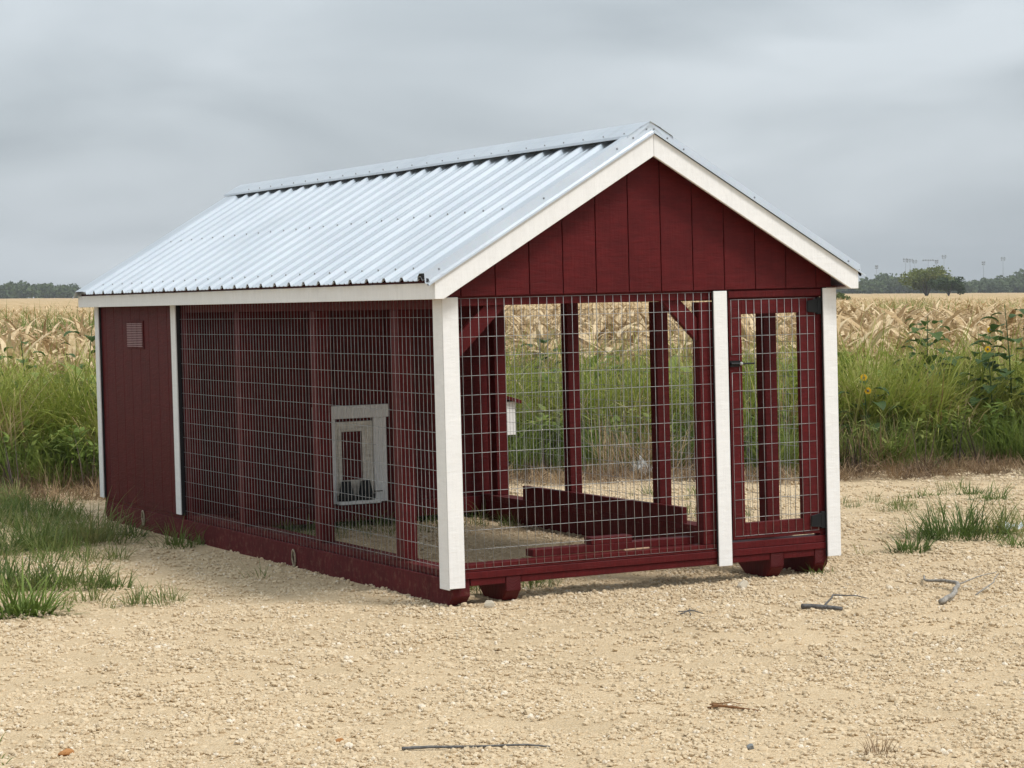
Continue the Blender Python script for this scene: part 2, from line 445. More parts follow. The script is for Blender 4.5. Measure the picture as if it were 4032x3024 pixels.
# top beams
box('top_beam', 0.2, 94.2, 0.35, 3.4, 54.4, 57.6, M['red_x'], K)
box('top_beam', 0.3, 3.8, 3.5, 168.0, 53.95, 57.3, M['red_y'], K)
box('top_beam', 90.6, 94.1, 3.5, 168.0, 53.95, 57.3, M['red_y'], K)
box('door_header', 67.9, 92.3, -0.35, 0.3, 54.65, 56.2, M['red_x'], K)
# corner braces of the front opening
prism('brace', [(8.9, 54.35), (13.9, 54.35), (2.65, 43.6), (2.65, 48.5)], 'y', 1.0, 2.4, M['red_x'], K)
prism('brace', [(51.6, 54.35), (56.4, 54.35), (60.55, 50.4), (60.55, 45.2)], 'y', 1.0, 2.4, M['red_x'], K)
# rafters under the roof
for y0 in (26.0, 74.0, 122.0, 166.0):
    for sgn in (-1, 1):
        xa = XM; xb = XM + sgn * 47
        prism('rafter', [(xa, 87.6), (xa, 84.0), (xb, 57.3), (xb, 60.2)][::sgn], 'y', y0, y0 + 1.5, M['red_x'], K, 0)
    box('collar_tie', 22, 72.2, y0 + 1.6, y0 + 3.1, 66, 69.5, M['red_x'], K)

# gable wall of grooved siding
def gable(y_in, y_out, parent_name, grooves, full):
    zb = 56.45
    def zt(x): return 87.9 - SL * abs(x - XM)
    lo, hi = -0.55, 94.9
    ys = sorted((y_in, y_out)); t = 0.25
    back = prism(parent_name, [(lo, zb), (hi, zb), (hi, zt(hi)), (XM, zt(XM)), (lo, zt(lo))], 'y', (ys[1] - 0.15 if y_out < y_in else ys[0]), (ys[1] if y_out < y_in else ys[0] + 0.15), M['dark_edge'], K, 0)
    edges = [lo] + grooves + [hi]
    for a, b_ in zip(edges, edges[1:]):
        a2, b2 = a + 0.09, b_ - 0.09
        top = [(b2, zt(b2))] + ([(XM, zt(XM))] if a2 < XM < b2 else []) + [(a2, zt(a2))]
        q = prism('siding_board', [(a2, zb), (b2, zb)] + top, 'y', y_in - 0.18 if y_out < y_in else y_in + 0.18, y_out, M['red_z'], None, 0.08)
        q.parent = back; q.location -= back.location
    return back
gable(0.25, -0.65, 'gable_wall', [2.74 + 8 * k for k in range(12)], True)
gable(YB - 0.4, YB + 0.4, 'gable_wall', [2.74 + 8 * k for k in range(12)], True)

# enclosed shed at the back: left wall, right wall, back wall, partition
def wall(ax, at, out, a0, a1, z0, z1, grooves, core='shed_wall'):
    """backing sheet with a siding board between each pair of grooves; out = direction of the outer face"""
    if ax == 'x':
        back = box(core, min(at, at - out * 0.2), max(at, at - out * 0.2), a0, a1, z0 + 0.1, z1, M['dark_edge'], K, 0)
    else:
        back = box(core, a0, a1, min(at, at - out * 0.2), max(at, at - out * 0.2), z0 + 0.1, z1, M['dark_edge'], K, 0)
    ed = [a0] + [g for g in sorted(grooves) if a0 < g < a1] + [a1]
    for a, b_ in zip(ed, ed[1:]):
        lo, hi = sorted((at + out * 0.02, at + out * 0.45))
        args = (lo, hi, a + 0.09, b_ - 0.09) if ax == 'x' else (a + 0.09, b_ - 0.09, lo, hi)
        q = box('siding_board', *args, z0, z1, M['red_z'], None, 0.08)
        q.parent = back; q.location -= back.location
    return back
wall('x', 0.0, -1, 169.5, 240.2, -1.0, 57.3, [234.2 - 8 * k for k in range(9)])
wall('x', 94.4, 1, 169.5, 240.2, -1.0, 57.3, [234.2 - 8 * k for k in range(9)])
wall('y', 240.3, 1, 0.2, 94.2, -1.0, 56.4, [2.74 + 8 * k for k in range(12)])
def partition():
    def zt(x): return 88.6 - SL * abs(x - XM)
    lo, hi = 0.2, 94.2
    back = prism('partition_wall', [(lo, -0.9), (hi, -0.9), (hi, zt(hi)), (XM, zt(XM)), (lo, zt(lo))], 'y', 169.2, 169.45, M['dark_edge'], K, 0)
    ed = [lo] + [4.5 + 8 * k for k in range(12)] + [hi]
    for a, b_ in zip(ed, ed[1:]):
        a2, b2 = a + 0.09, b_ - 0.09
        top = [(b2, zt(b2))] + ([(XM, zt(XM))] if a2 < XM < b2 else []) + [(a2, zt(a2))]
        q = prism('siding_board', [(a2, -1.0), (b2, -1.0)] + top, 'y', 168.75, 169.18, M['red_z'], None, 0.08)
        q.parent = back; q.location -= back.location
partition()
box('shed_floor', 0.2, 94.2, 169.5, 240.0, -1.0, -0.3, M['red_x'], K, 0)

# white trim boards, each on a dark spacer strip
def trim(x0, x1, y0, y1, z0, z1, face):
    """face: outward axis of the painted side"""
    o = box('trim_board', x0, x1, y0, y1, z0, z1, M['white_z'], K, 0.06)
    e_ = {'-x': (x1 + 0.01, x1 + 1.0, y0 + .04, y1 - .04), '-y': (x0 + .04, x1 - .04, y1 + 0.01, y1 + 0.62),
          '+x': (x0 - 1.0, x0 - 0.01, y0 + .04, y1 - .04), '+y': (x0 + .04, x1 - .04, y0 - .62, y0 - 0.01)}[face]
    q = box('trim_spacer', *e_, z0 + 0.1, z1, M['dark_edge'], None, 0)
    q.parent = o; q.location -= o.location
    return o
trim(-1.75, 1.85, -1.05, -0.75, -3.7, 56.3, '-y')              # front corner, left
trim(-1.75, -1.4, -0.70, 3.75, -4.0, 56.0, '-x')
trim(63.6, 67.0, -1.05, -0.70, -3.95, 56.2, '-y')              # beside the gate
trim(92.3, 95.85, -1.05, -0.70, -3.85, 56.3, '-y')             # front corner, right
trim(95.5, 95.85, -0.66, 3.4, -3.85, 56.0, '+x')
trim(-1.45, -1.1, 238.6, 242.2, -0.8, 56.0, '-x')              # back left
trim(-1.45, -1.1, 168.3, 172.2, -0.8, 56.0, '-x')              # where the shed meets the run
trim(95.5, 95.85, 168.3, 172.2, -0.8, 56.0, '+x')
trim(95.5, 95.85, 238.0, 242.0, -0.8, 56.0, '+x')

# fascia, rake boards, soffit, roof deck
for ys in ((-4.0, 63.0), (63.12, 245.2)):
    box('fascia_board', -5.1, -4.4, *ys, 56.0, 59.35, M['white_y'], K, 0.07)
    box('fascia_board', 98.6, 99.3, *ys, 56.0, 59.35, M['white_y'], K, 0.07)
for y0 in (-4.8, 245.22):
    prism('rake_board', [(-5.1, 56.0), (-3.1, 56.0), (XM - 0.03, 85.2), (XM - 0.03, 90.0), (-5.1, 59.62)], 'y', y0, y0 + 0.75, M['white_x'], K, 0.08)
    prism('rake_board', [(99.3, 56.0), (97.3, 56.0), (XM + 0.03, 85.2), (XM + 0.03, 90.0), (99.3, 59.62)], 'y', y0, y0 + 0.75, M['white_x'], K, 0.08)
box('soffit', -4.35, -0.62, -4.0, 245.1, 56.5, 56.75, M['red_y'], K, 0)
box('soffit', 94.95, 98.55, -4.0, 245.1, 56.5, 56.75, M['red_y'], K, 0)
for sgn in (-1, 1):
    xe = XM + sgn * 51.4
    prism('roof_deck', [(XM, 89.7), (xe, 89.7 - SL * 51.4), (xe, 89.2 - SL * 51.4), (XM, 89.2)], 'y', -4.0, 245.1, M['red_y'], K, 0)

# ribbed metal roofing: 36 inch sheets with a rib every 9 inches
RIB0, PITCH = 8.6, 9.04
LIFT = 0.95
SEC = math.sqrt(1 + SL * SL)
def rib_profile(c0, c1):
    """(y, h) outline over rib centres c0..c1, with the small pan ribs"""
    out = []
    ys = np.arange(c0, c1 + 0.1, PITCH)
    for i, c in enumerate(ys):
        out += [(c - 1.25, 0.0), (c - 0.5, 0.74), (c + 0.5, 0.74), (c + 1.25, 0.0)]
        if i < len(ys) - 1:
            for f_ in (0.36, 0.64):
                q = c + PITCH * f_
                out += [(q - 0.45, 0.0), (q - 0.2, 0.12), (q + 0.2, 0.12), (q + 0.45, 0.0)]
    return out
def sheet(name, prof, sgn, x_out, x_in, m, lift=LIFT, th=0.09):
    """roofing swept down the slope; x_out and x_in are distances from the ridge line"""
    bm = bmesh.new()
    rows = []
    for layer in (0, -th):
        for xd in (x_out, x_in):
            rows.append([bm.verts.new(((XM + sgn * xd) * I, y * I, (90.0 - SL * xd + lift + (h + layer) * SEC) * I)) for y, h in prof])
    a, b_, c, d = rows
    n = len(prof)
    for k in range(n - 1):
        bm.faces.new((a[k], a[k + 1], b_[k + 1], b_[k])); bm.faces.new((c[k + 1], c[k], d[k], d[k + 1]))
        bm.faces.new((a[k + 1], a[k], c[k], c[k + 1])); bm.faces.new((b_[k], b_[k + 1], d[k + 1], d[k]))
    bm.faces.new((a[0], b_[0], d[0], c[0])); bm.faces.new((b_[-1], a[-1], c[-1], d[-1]))
    bmesh.ops.recalc_face_normals(bm, faces=bm.faces)
    me = bm_mesh(name, bm); me.materials.append(m)
    return link(name, me, K)
def screw_mesh():
    bm = bmesh.new()
    bmesh.ops.create_cone(bm, segments=8, radius1=0.27 * I, radius2=0.24 * I, depth=0.10 * I, cap_ends=True)
    r = bmesh.ops.create_cone(bm, segments=6, radius1=0.16 * I, radius2=0.13 * I, depth=0.22 * I, cap_ends=True)
    bmesh.ops.translate(bm, verts=r['verts'], vec=(0, 0, 0.15 * I))
    me = bm_mesh('screw', bm); me.materials.append(M['screw']); return me
SCREW = screw_mesh()
def screw(parent, xd, y, h, sgn=-1, tilt=0.0, lift=LIFT):
    o = link('screw', SCREW, parent)
    o.location = ((XM + sgn * xd) * I, y * I, (90.0 - SL * xd + lift + h * SEC) * I)
    o.rotation_euler = (tilt, sgn * math.atan(SL), 0)
    return o
XOUT = 53.5
ncol = 27
ribs = [RIB0 + PITCH * k for k in range(-1, 26)]
for i in range(0, 26, 4):
    k1 = min(i + 4, 26)
    for sgn in (-1, 1):
        o = sheet('roof_panel', rib_profile(ribs[i] , ribs[k1] + 0.01), sgn, XOUT, 0.6, M['roof'], LIFT + (0.0 if (i // 4) % 2 else 0.035))
        if sgn < 0:
            for k in range(i, k1):
                if k == 0: continue
                for xd in (50.6, 29.5):
                    screw(o, xd, ribs[k] + rng.uniform(-.2, .2), 0.84)
# front and back rake trim: a bent strip falling from the last rib to a lip over the rake board
for sgn in (-1, 1):
    o = sheet('rake_trim', [(ribs[0] + 0.5, 0.80), (ribs[0] - 0.4, 1.5), (-3.3, 1.5), (-3.62, -0.30), (-5.3, -0.42), (-5.35, -0.75)], sgn, XOUT + 0.3, 0.02, M['roof'])
    for xd in (50.5, 26.0, 8.2, 4.2, 0.9):
        screw(o, xd, -3.47, 0.5, sgn, R(80))
    yb = ribs[-1]
    sheet('rake_trim', [(yb - 0.5, 0.80), (yb + 0.4, 1.0), (243.0, 1.0), (245.0, -0.35), (246.4, -0.42), (246.45, -0.75)], sgn, XOUT + 0.4, 0.3, M['roof'])
    # black foam closure seen in the open end of the rib at the eave
    prism('foam_closure', [(0.4, 1.2), (-3.1, 1.35), (-4.2, -0.45), (-4.2, -0.85), (-2.9, 0.5), (0.9, 0.5)], 'x', XM + sgn * (XOUT - 0.3) - 0.25, XM + sgn * (XOUT - 0.3) + 0.25, M['rubber'], K, 0).location.z = (90 - SL * (XOUT - .3) + LIFT + 0.0) * I
# ridge cap in two lengths, lapped
def ridge_cap(y0, y1, lift):
    prof = [(-5.6, -3.55), (-5.45, -3.05), (-2.9, -1.55), (-2.5, -1.25), (0.0, 0.0), (2.5, -1.25), (2.9, -1.55), (5.45, -3.05), (5.6, -3.55)]
    bm = bmesh.new()
    rows = [[bm.verts.new(((XM + u) * I, y * I, (92.55 + lift + w - t) * I)) for u, w in prof] for t in (0, 0.09) for y in (y0, y1)]
    a, b_, c, d = rows
    for k in range(len(prof) - 1):
        bm.faces.new((a[k], a[k + 1], b_[k + 1], b_[k])); bm.faces.new((c[k + 1], c[k], d[k], d[k + 1]))
        bm.faces.new((a[k + 1], a[k], c[k], c[k + 1])); bm.faces.new((b_[k], b_[k + 1], d[k + 1], d[k]))
    bm.faces.new((a[0], b_[0], d[0], c[0])); bm.faces.new((b_[-1], a[-1], c[-1], d[-1]))
    bmesh.ops.recalc_face_normals(bm, faces=bm.faces)
    me = bm_mesh('ridge_cap', bm); me.materials.append(M['roof'])
    return link('ridge_cap', me, K)
rc1 = ridge_cap(-3.6, 109.0, 0.16); rc2 = ridge_cap(105.0, 245.0, 0.06)
for k, y in enumerate(ribs[:-1]):
    o = screw(rc1 if y < 107 else rc2, 4.6, y, 0, -1)
    o.location.z = (92.55 - 2.44) * I
    bm = None
# gusset closing the front of the ridge
prism('ridge_gusset', [(XM - 5.0, 88.1), (XM, 91.0), (XM + 5.0, 88.1), (XM, 92.3)], 'y', -3.5, -3.42, M['roof'], K, 0)

# welded wire mesh
def wire_h(panel, p0, p1, bow=0.03):
    pts = []
    for i in range(9):
        f_ = i / 8
        q = [(p0[j] + (p1[j] - p0[j]) * f_) for j in range(3)]
        if 0 < i < 8:
            q = [q[0] + rng.uniform(-bow, bow) * (p0[0] == p1[0]), q[1] + rng.uniform(-bow, bow) * (p0[1] == p1[1]), q[2] + rng.uniform(-bow, bow)]
        pts.append([v * I for v in q])
    return tube('wire', pts, 0.052 * I, M['wire'], panel)
def wire_v(panel, x, y, z0, z1, dx_, dy_):
    pts = []
    a, b_ = rng.uniform(-.05, .05), rng.uniform(-.05, .05)
    for i in range(5):
        f_ = i / 4
        j = (a * (1 - f_) + b_ * f_) + rng.uniform(-.02, .02)
        pts.append(((x + dx_ * j) * I, (y + dy_ * j) * I, (z0 + (z1 - z0) * f_) * I))
    return tube('wire', pts, 0.052 * I, M['wire'], panel)
def selvage(name, quads, label=None):
    # the outermost wire, bent round the panel in one loop
    bm = bmesh.new()
    (a, b_), (c, d) = quads
    tube_bm(bm, [[v * I for v in q_] for q_ in (a, b_, d, c, a)], 0.055 * I, 5)
    me = bm_mesh(name, bm, True); me.materials.append(M['wire'])
    return link(name, me, K)
# front panel
fy = -0.12
wp = selvage('wire_panel', [((1.3, fy, 56.0), (63.7, fy, 56.0)), ((1.3, fy, 0.0), (63.7, fy, 0.0))])
for i in range(1, 14):
    wire_h(wp, (1.3, fy, 56 - 4 * i), (63.7, fy, 56 - 4 * i))
for k in range(31):
    wire_v(wp, 2.9 + 2 * k, fy - 0.1, -0.02, 56.02, 1, 0)
# side panels
for xs, o_, ya in ((0.0, -0.1, 168.9), (94.25, 0.1, 168.6)):
    wp = selvage('wire_panel', [((xs, 3.4, 56.2), (xs, 170.8, 56.2)), ((xs, 3.4, -3.82), (xs, 170.8, -3.82))])
    for i in range(1, 15):
        wire_h(wp, (xs, 3.0, 56.2 - 4 * i), (xs, 169.4, 56.2 - 4 * i))
    for k in range(-1, 83):
        y = ya - 2 * k
        wire_v(wp, xs + o_, y, -3.85, 56.2 if k >= 0 else -1.0, 0, 1)

# gate
def gate():
    bm = bmesh.new()
    for (x0, x1, z0, z1) in ((68.0, 71.3, 1.45, 54.35), (86.6, 91.0, 1.45, 54.35), (71.32, 86.58, 1.45, 5.0), (71.32, 86.58, 51.0, 54.35)):
        r = bmesh.ops.create_cube(bm, size=1.0)
        for v in r['verts']:
            v.co = Vector(((x0 + x1) / 2 + v.co.x * (x1 - x0), 0.75 + v.co.y * 1.4, (z0 + z1) / 2 + v.co.z * (z1 - z0))) * I
    bmesh.ops.bevel(bm, geom=list(bm.edges), offset=0.1 * I, segments=1, affect='EDGES')
    me = bm_mesh('gate', bm); me.materials.append(M['red_z'])
    g = link('gate', me, K)
    g['label'] = 'narrow mesh gate with red wooden frame, black hinges and latch'
    gy = -0.02
    for i in range(14):
        z = 54.2 - 4 * i
        wire_h(g, (68.45, gy, z), (90.7, gy, z), 0.02)
    for k in range(12):
        x = 68.5 + 2 * k
        if k == 0:
            wire_v(g, x, gy - 0.1, 42.2, 54.2, 1, 0); wire_v(g, x, gy - 0.1, 2.2, 38.2, 1, 0)
        else:
            wire_v(g, x, gy - 0.1, 2.2, 54.2, 1, 0)
    # strap hinges with a leaf on the jamb
    for z, dz in ((52.4, 1), (4.4, -1)):
        prism('hinge', [(88.4, z - 1.3), (91.0, z - 1.6), (91.0, z + 1.6), (88.4, z + 1.1)], 'y', -0.55, -0.25, M['black'], g, 0.05)
        box('hinge_leaf', 91.05, 92.25, -0.5, 0.3, z - 1.9, z + 1.9, M['black'], g, 0.05)
    # thumb latch: plate, bar and knob
    bm = bmesh.new()
    tube_bm(bm, [(68.0 * I, -0.55 * I, 40.2 * I), (74.0 * I, -0.62 * I, 40.15 * I)], [0.30 * I, 0.2 * I], 6)
    r = bmesh.ops.create_cube(bm, size=1.0)
    for v in r['verts']:
        v.co = Vector((69.2 + v.co.x * 2.6, -0.28 + v.co.y * 0.3, 40.2 + v.co.z * 1.3)) * I
    me = bm_mesh('latch', bm); me.materials.append(M['black'])
    lt = link('latch', me, g)
    bm = bmesh.new(); bmesh.ops.create_icosphere(bm, subdivisions=2, radius=0.42 * I)
    me = bm_mesh('latch_knob', bm, True); me.materials.append(M['wire'])
    link('latch_knob', me, g, (70.4 * I, -0.95 * I, 40.2 * I))
gate()
box('gate_jamb', 91.15, 92.25, 0.32, 1.9, 0.95, 54.5, M['red_z'], K)

# louvred vent in the shed wall
v_ = box('vent', -0.72, -0.5, 198.4, 213.3, 43.9, 51.9, M['red_z'], K, 0.1)
M['vent'] = simple('vent_plastic', (0.31, 0.175, 0.17), 0.5)
for i in range(14):
    z = 51.0 - 0.49 * i
    q = box('louver', -0.98, -0.7, 199.0, 212.6, z - 0.14, z + 0.12, M['vent'], None, 0.03)
    q.parent = v_; q.location -= v_.location
    q.rotation_euler = (0, R(12), 0)
for y in (203.6, 208.2):
    q = box('vent_bar', -0.96, -0.72, y - 0.16, y + 0.16, 44.3, 51.4, M['red_z'], None, 0.03)
    q.parent = v_; q.location -= v_.location

# dog door in the partition wall
py = 168.65
dd = box('dog_door', 44.2, 55.75, py - 0.55, py - 0.05, -0.6, 22.2, M['cream'], K, 0.06)
def sub(name, parent, *a, **k):
    q = box(name, *a, None, **k); q.parent = parent; q.location -= parent.location; return q
sub('door_header', dd, 37.6, 60.4, py - 1.2, py - 0.06, 23.1, 26.7, M['white_x'])
sub('jamb', dd, 55.8, 59.7, py - 1.0, py - 0.06, -0.7, 23.05, M['white_z'])
sub('jamb', dd, 38.3, 44.15, py - 1.0, py - 0.06, -0.7, 23.05, M['white_z'])
sub('flap', dd, 46.0, 52.2, py - 0.75, py - 0.56, 5.8, 19.4, M['red_z'])
sub('door_frame', dd, 45.0, 46.0, py - 0.95, py - 0.56, 4.9, 20.3, M['cream'])
sub('door_frame', dd, 52.2, 53.2, py - 0.95, py - 0.56, 4.9, 20.3, M['cream'])
sub('door_frame', dd, 46.02, 52.18, py - 0.95, py - 0.56, 19.4, 20.3, M['cream'])
sub('sill', dd, 44.2, 56.6, py - 3.4, py - 0.56, -0.9, 0.1, M['white_x'])

# box with a sloping red lid on the outside of the shed wall, right
nb = box('feed_box', 95.9, 101.0, 168.2, 178.0, 15.9, 25.6, M['white_z'], K, 0.08)
q = prism('box_lid', [(95.4, 28.2), (102.6, 25.9), (102.6, 24.9), (95.4, 27.2)], 'y', 167.0, 179.0, M['red_x'], None, 0.06); q.parent = nb; q.location -= nb.location

# pale rope loops hanging over the skid
def loop(y, z0, z1):
    pts = []
    for k in range(19):
        a = 2 * math.pi * k / 18
        pts.append(((-0.85 - 0.1 * math.sin(a)) * I, (y + 0.95 * math.cos(a)) * I, ((z0 + z1) / 2 + (z0 - z1) / 2 * math.sin(a)) * I))
    o = tube('tie_loop', pts, 0.24 * I, M['rope'], K, 7)
loop(87.8, -3.3, -7.3); loop(203.2, -2.2, -6.3)
bpy.context.view_layer.update()
def kp(x, y, z):
    return K.matrix_world @ Vector((x * I, y * I, z * I))
# ------------------------------------------------------------------ loose things in and around the run
def loose(name, label, cat, x0, x1, y0, y1, z0, z1, m, group=None, rotz=0.0):
    me = box_mesh(x1 - x0, y1 - y0, z1 - z0, 0.09, m)
    o = link(name, me)
    o.matrix_world = K.matrix_world @ Matrix.Translation(((x0 + x1) / 2 * I, (y0 + y1) / 2 * I, (z0 + z1) / 2 * I)) @ Matrix.Rotation(rotz, 4, 'Z')
    return tag(o, label, cat, group)
loose('loose_plank', 'long dark red plank standing on edge along the far side of the run', 'plank', 88.8, 90.3, 56.0, 141.0, -0.58, 3.4, M['red_y'])
loose('loose_plank', 'red timber lying flat on the front sill inside the mesh', 'plank', 20.2, 60.3, 3.65, 7.1, 0.92, 2.45, M['red_x'])
loose('wood_block', 'short red block resting on top of the timber at the front sill', 'block', 34.6, 44.6, 3.9, 7.3, 2.47, 3.95, M['red_x'], None, R(-2))
loose('wood_offcut', 'pale splinter of bare wood lying on the front sill behind the mesh', 'wood offcut', 41.0, 47.5, 1.2, 1.8, 0.92, 1.3, simple('bare_wood', (0.42, 0.27, 0.17), 0.8), None, R(4))
# two black tapered feed cups on the sill of the dog door
def cup(x, label, bar):
    prof = [(2.75, 0.0), (2.75, 1.55), (2.2, 1.6), (1.45, 5.3), (1.35, 5.45), (0.0, 5.45)]
    bm = bmesh.new(); n = 18
    rings = [[bm.verts.new((r * math.cos(2 * math.pi * k / n) * I, r * 0.55 * math.sin(2 * math.pi * k / n) * I, z * I)) for k in range(n)] for r, z in prof[:-1]]
    for a, b_ in zip(rings, rings[1:]):
        for k in range(n):
            bm.faces.new((a[k], a[(k + 1) % n], b_[(k + 1) % n], b_[k]))
    bm.faces.new(rings[-1]); bm.faces.new(rings[0][::-1])
    me = bm_mesh('feed_cup', bm, False); me.materials.append(M['black'])
    o = link('feed_cup', me)
    o.matrix_world = K.matrix_world @ Matrix.Translation((x * I, (168.65 - 2.1) * I, 0.12 * I))
    tag(o, label, 'feed cup', 'black feed cups at the dog door')
    if bar:
        h = box_mesh(2.6, 0.25, 0.25, 0.03, M['black']); link('handle', h, o, (3.9 * I, 0, 2.2 * I))
cup(46.5, 'black tapered feed cup at the dog door, next to the red post', False)
cup(52.4, 'black tapered feed cup with side handle, right one at the dog door', True)

# ------------------------------------------------------------------ sticks, stones and litter on the gravel
M['bark_grey'] = simple('weathered_grey_bark', (0.27, 0.25, 0.22), 0.9, 0, 0.2, 0.35, 60.0, 0.6)
M['bark_dark'] = simple('dark_twig_bark', (0.12, 0.115, 0.11), 0.85, 0, 0.2, 0.35, 60.0, 0.6)
M['bark_brown'] = simple('brown_dry_stalk', (0.20, 0.10, 0.045), 0.9, 0, 0.2, 0.35, 60.0, 0.6)
def branch(name, label, cat, runs, m):
    """runs: (list of (x, y, lift), radius start, radius end); the first is the main stem and carries the thing"""
    base = None
    r_ = random.Random(len(label))
    for pts, ra, rb in runs:
        P = []
        for (x0, y0, l0), (x1, y1, l1) in zip(pts, pts[1:]):
            for k in range(4):
                f_ = k / 4
                x = x0 + (x1 - x0) * f_; y = y0 + (y1 - y0) * f_
                P.append((x + r_.uniform(-.006, .006), y + r_.uniform(-.006, .006), l0 + (l1 - l0) * f_))
        P.append(pts[-1])
        rads = [ra + (rb - ra) * k / (len(P) - 1) for k in range(len(P))]
        P = [(x, y, gz(x, y) + z + rads[k] * 0.8 + 0.004) for k, (x, y, z) in enumerate(P)]
        if base is None:
            ox, oy, oz = P[0]
            base = tube(name, [(x - ox, y - oy, z - oz) for x, y, z in P], rads, m, None, 7)
            base.location = (ox, oy, oz); tag(base, label, cat)
        else:
            tube('twig', [(x - ox, y - oy, z - oz) for x, y, z in P], rads, m, base, 5)
branch('fallen_branch', 'crooked grey branch with thin side twigs on the gravel at right', 'branch',
       [([(2.07, -1.46, 0), (2.20, -1.40, 0.02), (2.44, -1.13, 0.03), (2.47, -0.98, 0.03), (2.45, -.83, .02), (2.62, -0.60, 0.01)], 0.016, 0.005),
        ([(2.44, -1.13, 0.03), (2.62, -1.06, 0.05), (2.86, -0.93, 0.05)], 0.005, 0.002),
        ([(2.36, -1.38, 0.01), (2.60, -1.22, 0.04), (2.75, -1.08, 0.06)], 0.005, 0.002)], M['bark_grey'])
branch('fallen_branch', 'short dark split stick with a forked twig on the gravel before the gate', 'branch',
       [([(1.42, -1.17, 0), (1.47, -1.25, 0.005), (1.53, -1.36, 0)], 0.014, 0.010),
        ([(1.49, -1.27, 0.01), (1.60, -1.18, 0.05), (1.78, -1.14, 0.03), (1.86, -1.13, 0.01)], 0.006, 0.002)], M['bark_dark'])
branch('fallen_stick', 'long thin dark stick lying near the bottom edge of the picture', 'stick',
       [([(-1.82, -3.37, 0.0), (-1.72, -3.42, 0.004), (-1.60, -3.46, 0.0), (-1.40, -3.55, 0.004), (-1.33, -3.60, 0)], 0.0065, 0.003),
        ([(-1.66, -3.45, 0.0), (-1.62, -3.49, .012), (-1.57, -3.52, 0.012)], 0.002, 0.001)], M['bark_dark'])
branch('dry_stalk', 'reddish brown strip of dry stalk on the gravel at lower right of centre', 'stalk',
       [([(-0.42, -3.25, 0.004), (-0.36, -3.33, 0.006), (-0.30, -3.41, 0)], 0.007, 0.002),
        ([(-0.40, -3.20, 0.002), (-0.33, -3.24, 0.01), (-.27, -3.27, 0)], 0.003, 0.001),
        ([(-0.44, -3.24, 0.002), (-0.37, -3.31, 0.012), (-.32, -3.36, 0)], 0.003, 0.001)], M['bark_brown'])
branch('dry_stalk', 'tiny dark tangle of twigs on the gravel before the front sill', 'stalk',
       [([(0.78, -1.03, 0), (0.83, -1.05, 0.02), (0.89, -1.07, 0)], 0.004, 0.002),
        ([(0.80, -1.09, 0), (0.83, -1.04, 0.025), (0.84, -.99, 0.01)], 0.003, 0.001),
        ([(0.79, -1.00, 0.01), (0.84, -1.05, 0.015), (0.88, -1.02, 0.02)], 0.003, 0.001)], M['bark_dark'])
def rock_mesh(name, seed, m, sub=2, flat=0.7):
    bm = bmesh.new(); bmesh.ops.create_icosphere(bm, subdivisions=sub, radius=1.0)
    r_ = random.Random(seed)
    planes = [(Vector((r_.gauss(0, 1), r_.gauss(0, 1), r_.gauss(0, 1))).normalized(), r_.uniform(0.55, 0.9)) for _ in range(9)]
    off = Vector((seed * 3.1, seed * 1.7, 0))
    for v in bm.verts:
        p_ = v.co.copy()
        for n_, d_ in planes:
            q = p_.dot(n_) - d_
            if q > 0: p_ -= n_ * q * 0.9
        p_ *= 1 + 0.18 * mnoise.noise(p_ * 1.3 + off)
        v.co = Vector((p_.x, p_.y * (0.75 + 0.2 * ((seed * 7) % 3) / 2), p_.z * flat))
    me = bm_mesh(name, bm); me.materials.append(m); return me
M['rock_orange'] = simple('rusty_orange_rock', (0.42, 0.20, 0.075), 0.9, 0, 0.2, 0.3, 40.0, 0.5)
M['rock_grey'] = simple('blue_grey_rock', (0.20, 0.21, 0.21), 0.9, 0, 0.2, 0.3, 40.0, 0.5)
M['rock_tan'] = simple('tan_rock', (0.46, 0.34, 0.19), 0.9, 0, 0.2, 0.2, 12.0, 0.5)
M['rock_white'] = simple('white_limestone', (0.52, 0.46, 0.36), 0.9, 0, 0.2, 0.2, 20.0, 0.5)
def rock(label, x, y, r_, m, seed, flat=0.7, rz=0.0, sx=1.0):
    o = link('stone', rock_mesh('stone', seed, m, 2, flat)); o.location = (x, y, gz(x, y) + r_ * flat * 0.45)
    o.scale = (r_ * sx, r_, r_); o.rotation_euler = (0, 0, rz); tag(o, label, 'stone'); return o
rock('small rusty orange stone left of the long thin stick', -1.95, -3.12, 0.019, M['rock_orange'], 3)
rock('larger rusty orange stone near the bottom left corner', -2.90, -2.85, 0.032, M['rock_orange'], 4, 0.55)
rock('blue grey stone cluster on the gravel at the bottom right of centre', -0.72, -3.98, 0.022, M['rock_grey'], 6)
rock('flat tan rock at the foot of the weeds on the right', 7.62, 6.47, 0.15, M['rock_tan'], 8, 0.42, R(-25), 2.0)
rock('white limestone lump under the middle white trim board', 1.62, -0.30, 0.045, M['rock_white'], 9, 0.7)
rock('white limestone lump beside the front left skid end', 0.14, -0.16, 0.036, M['rock_white'], 11, 0.9)
def scrap(label, x, y, sz, seed):
    r_ = random.Random(seed); bm = bmesh.new(); n = 7
    g = [[bm.verts.new(((i / (n - 1) - .5) * sz + r_.uniform(-.1, .1) * sz, (j / (n - 1) - .5) * sz * .7 + r_.uniform(-.08, .08) * sz, abs(r_.gauss(0, .16)) * sz + 0.01)) for j in range(n)] for i in range(n)]
    for i in range(n - 1):
        for j in range(n - 1):
            bm.faces.new((g[i][j], g[i + 1][j], g[i + 1][j + 1], g[i][j + 1]))
    me = bm_mesh('plastic_scrap', bm); me.materials.append(M['plastic'])
    o = link('plastic_scrap', me); o.location = (x, y, gz(x, y) + 0.005); tag(o, label, 'litter', 'crumpled white plastic litter')
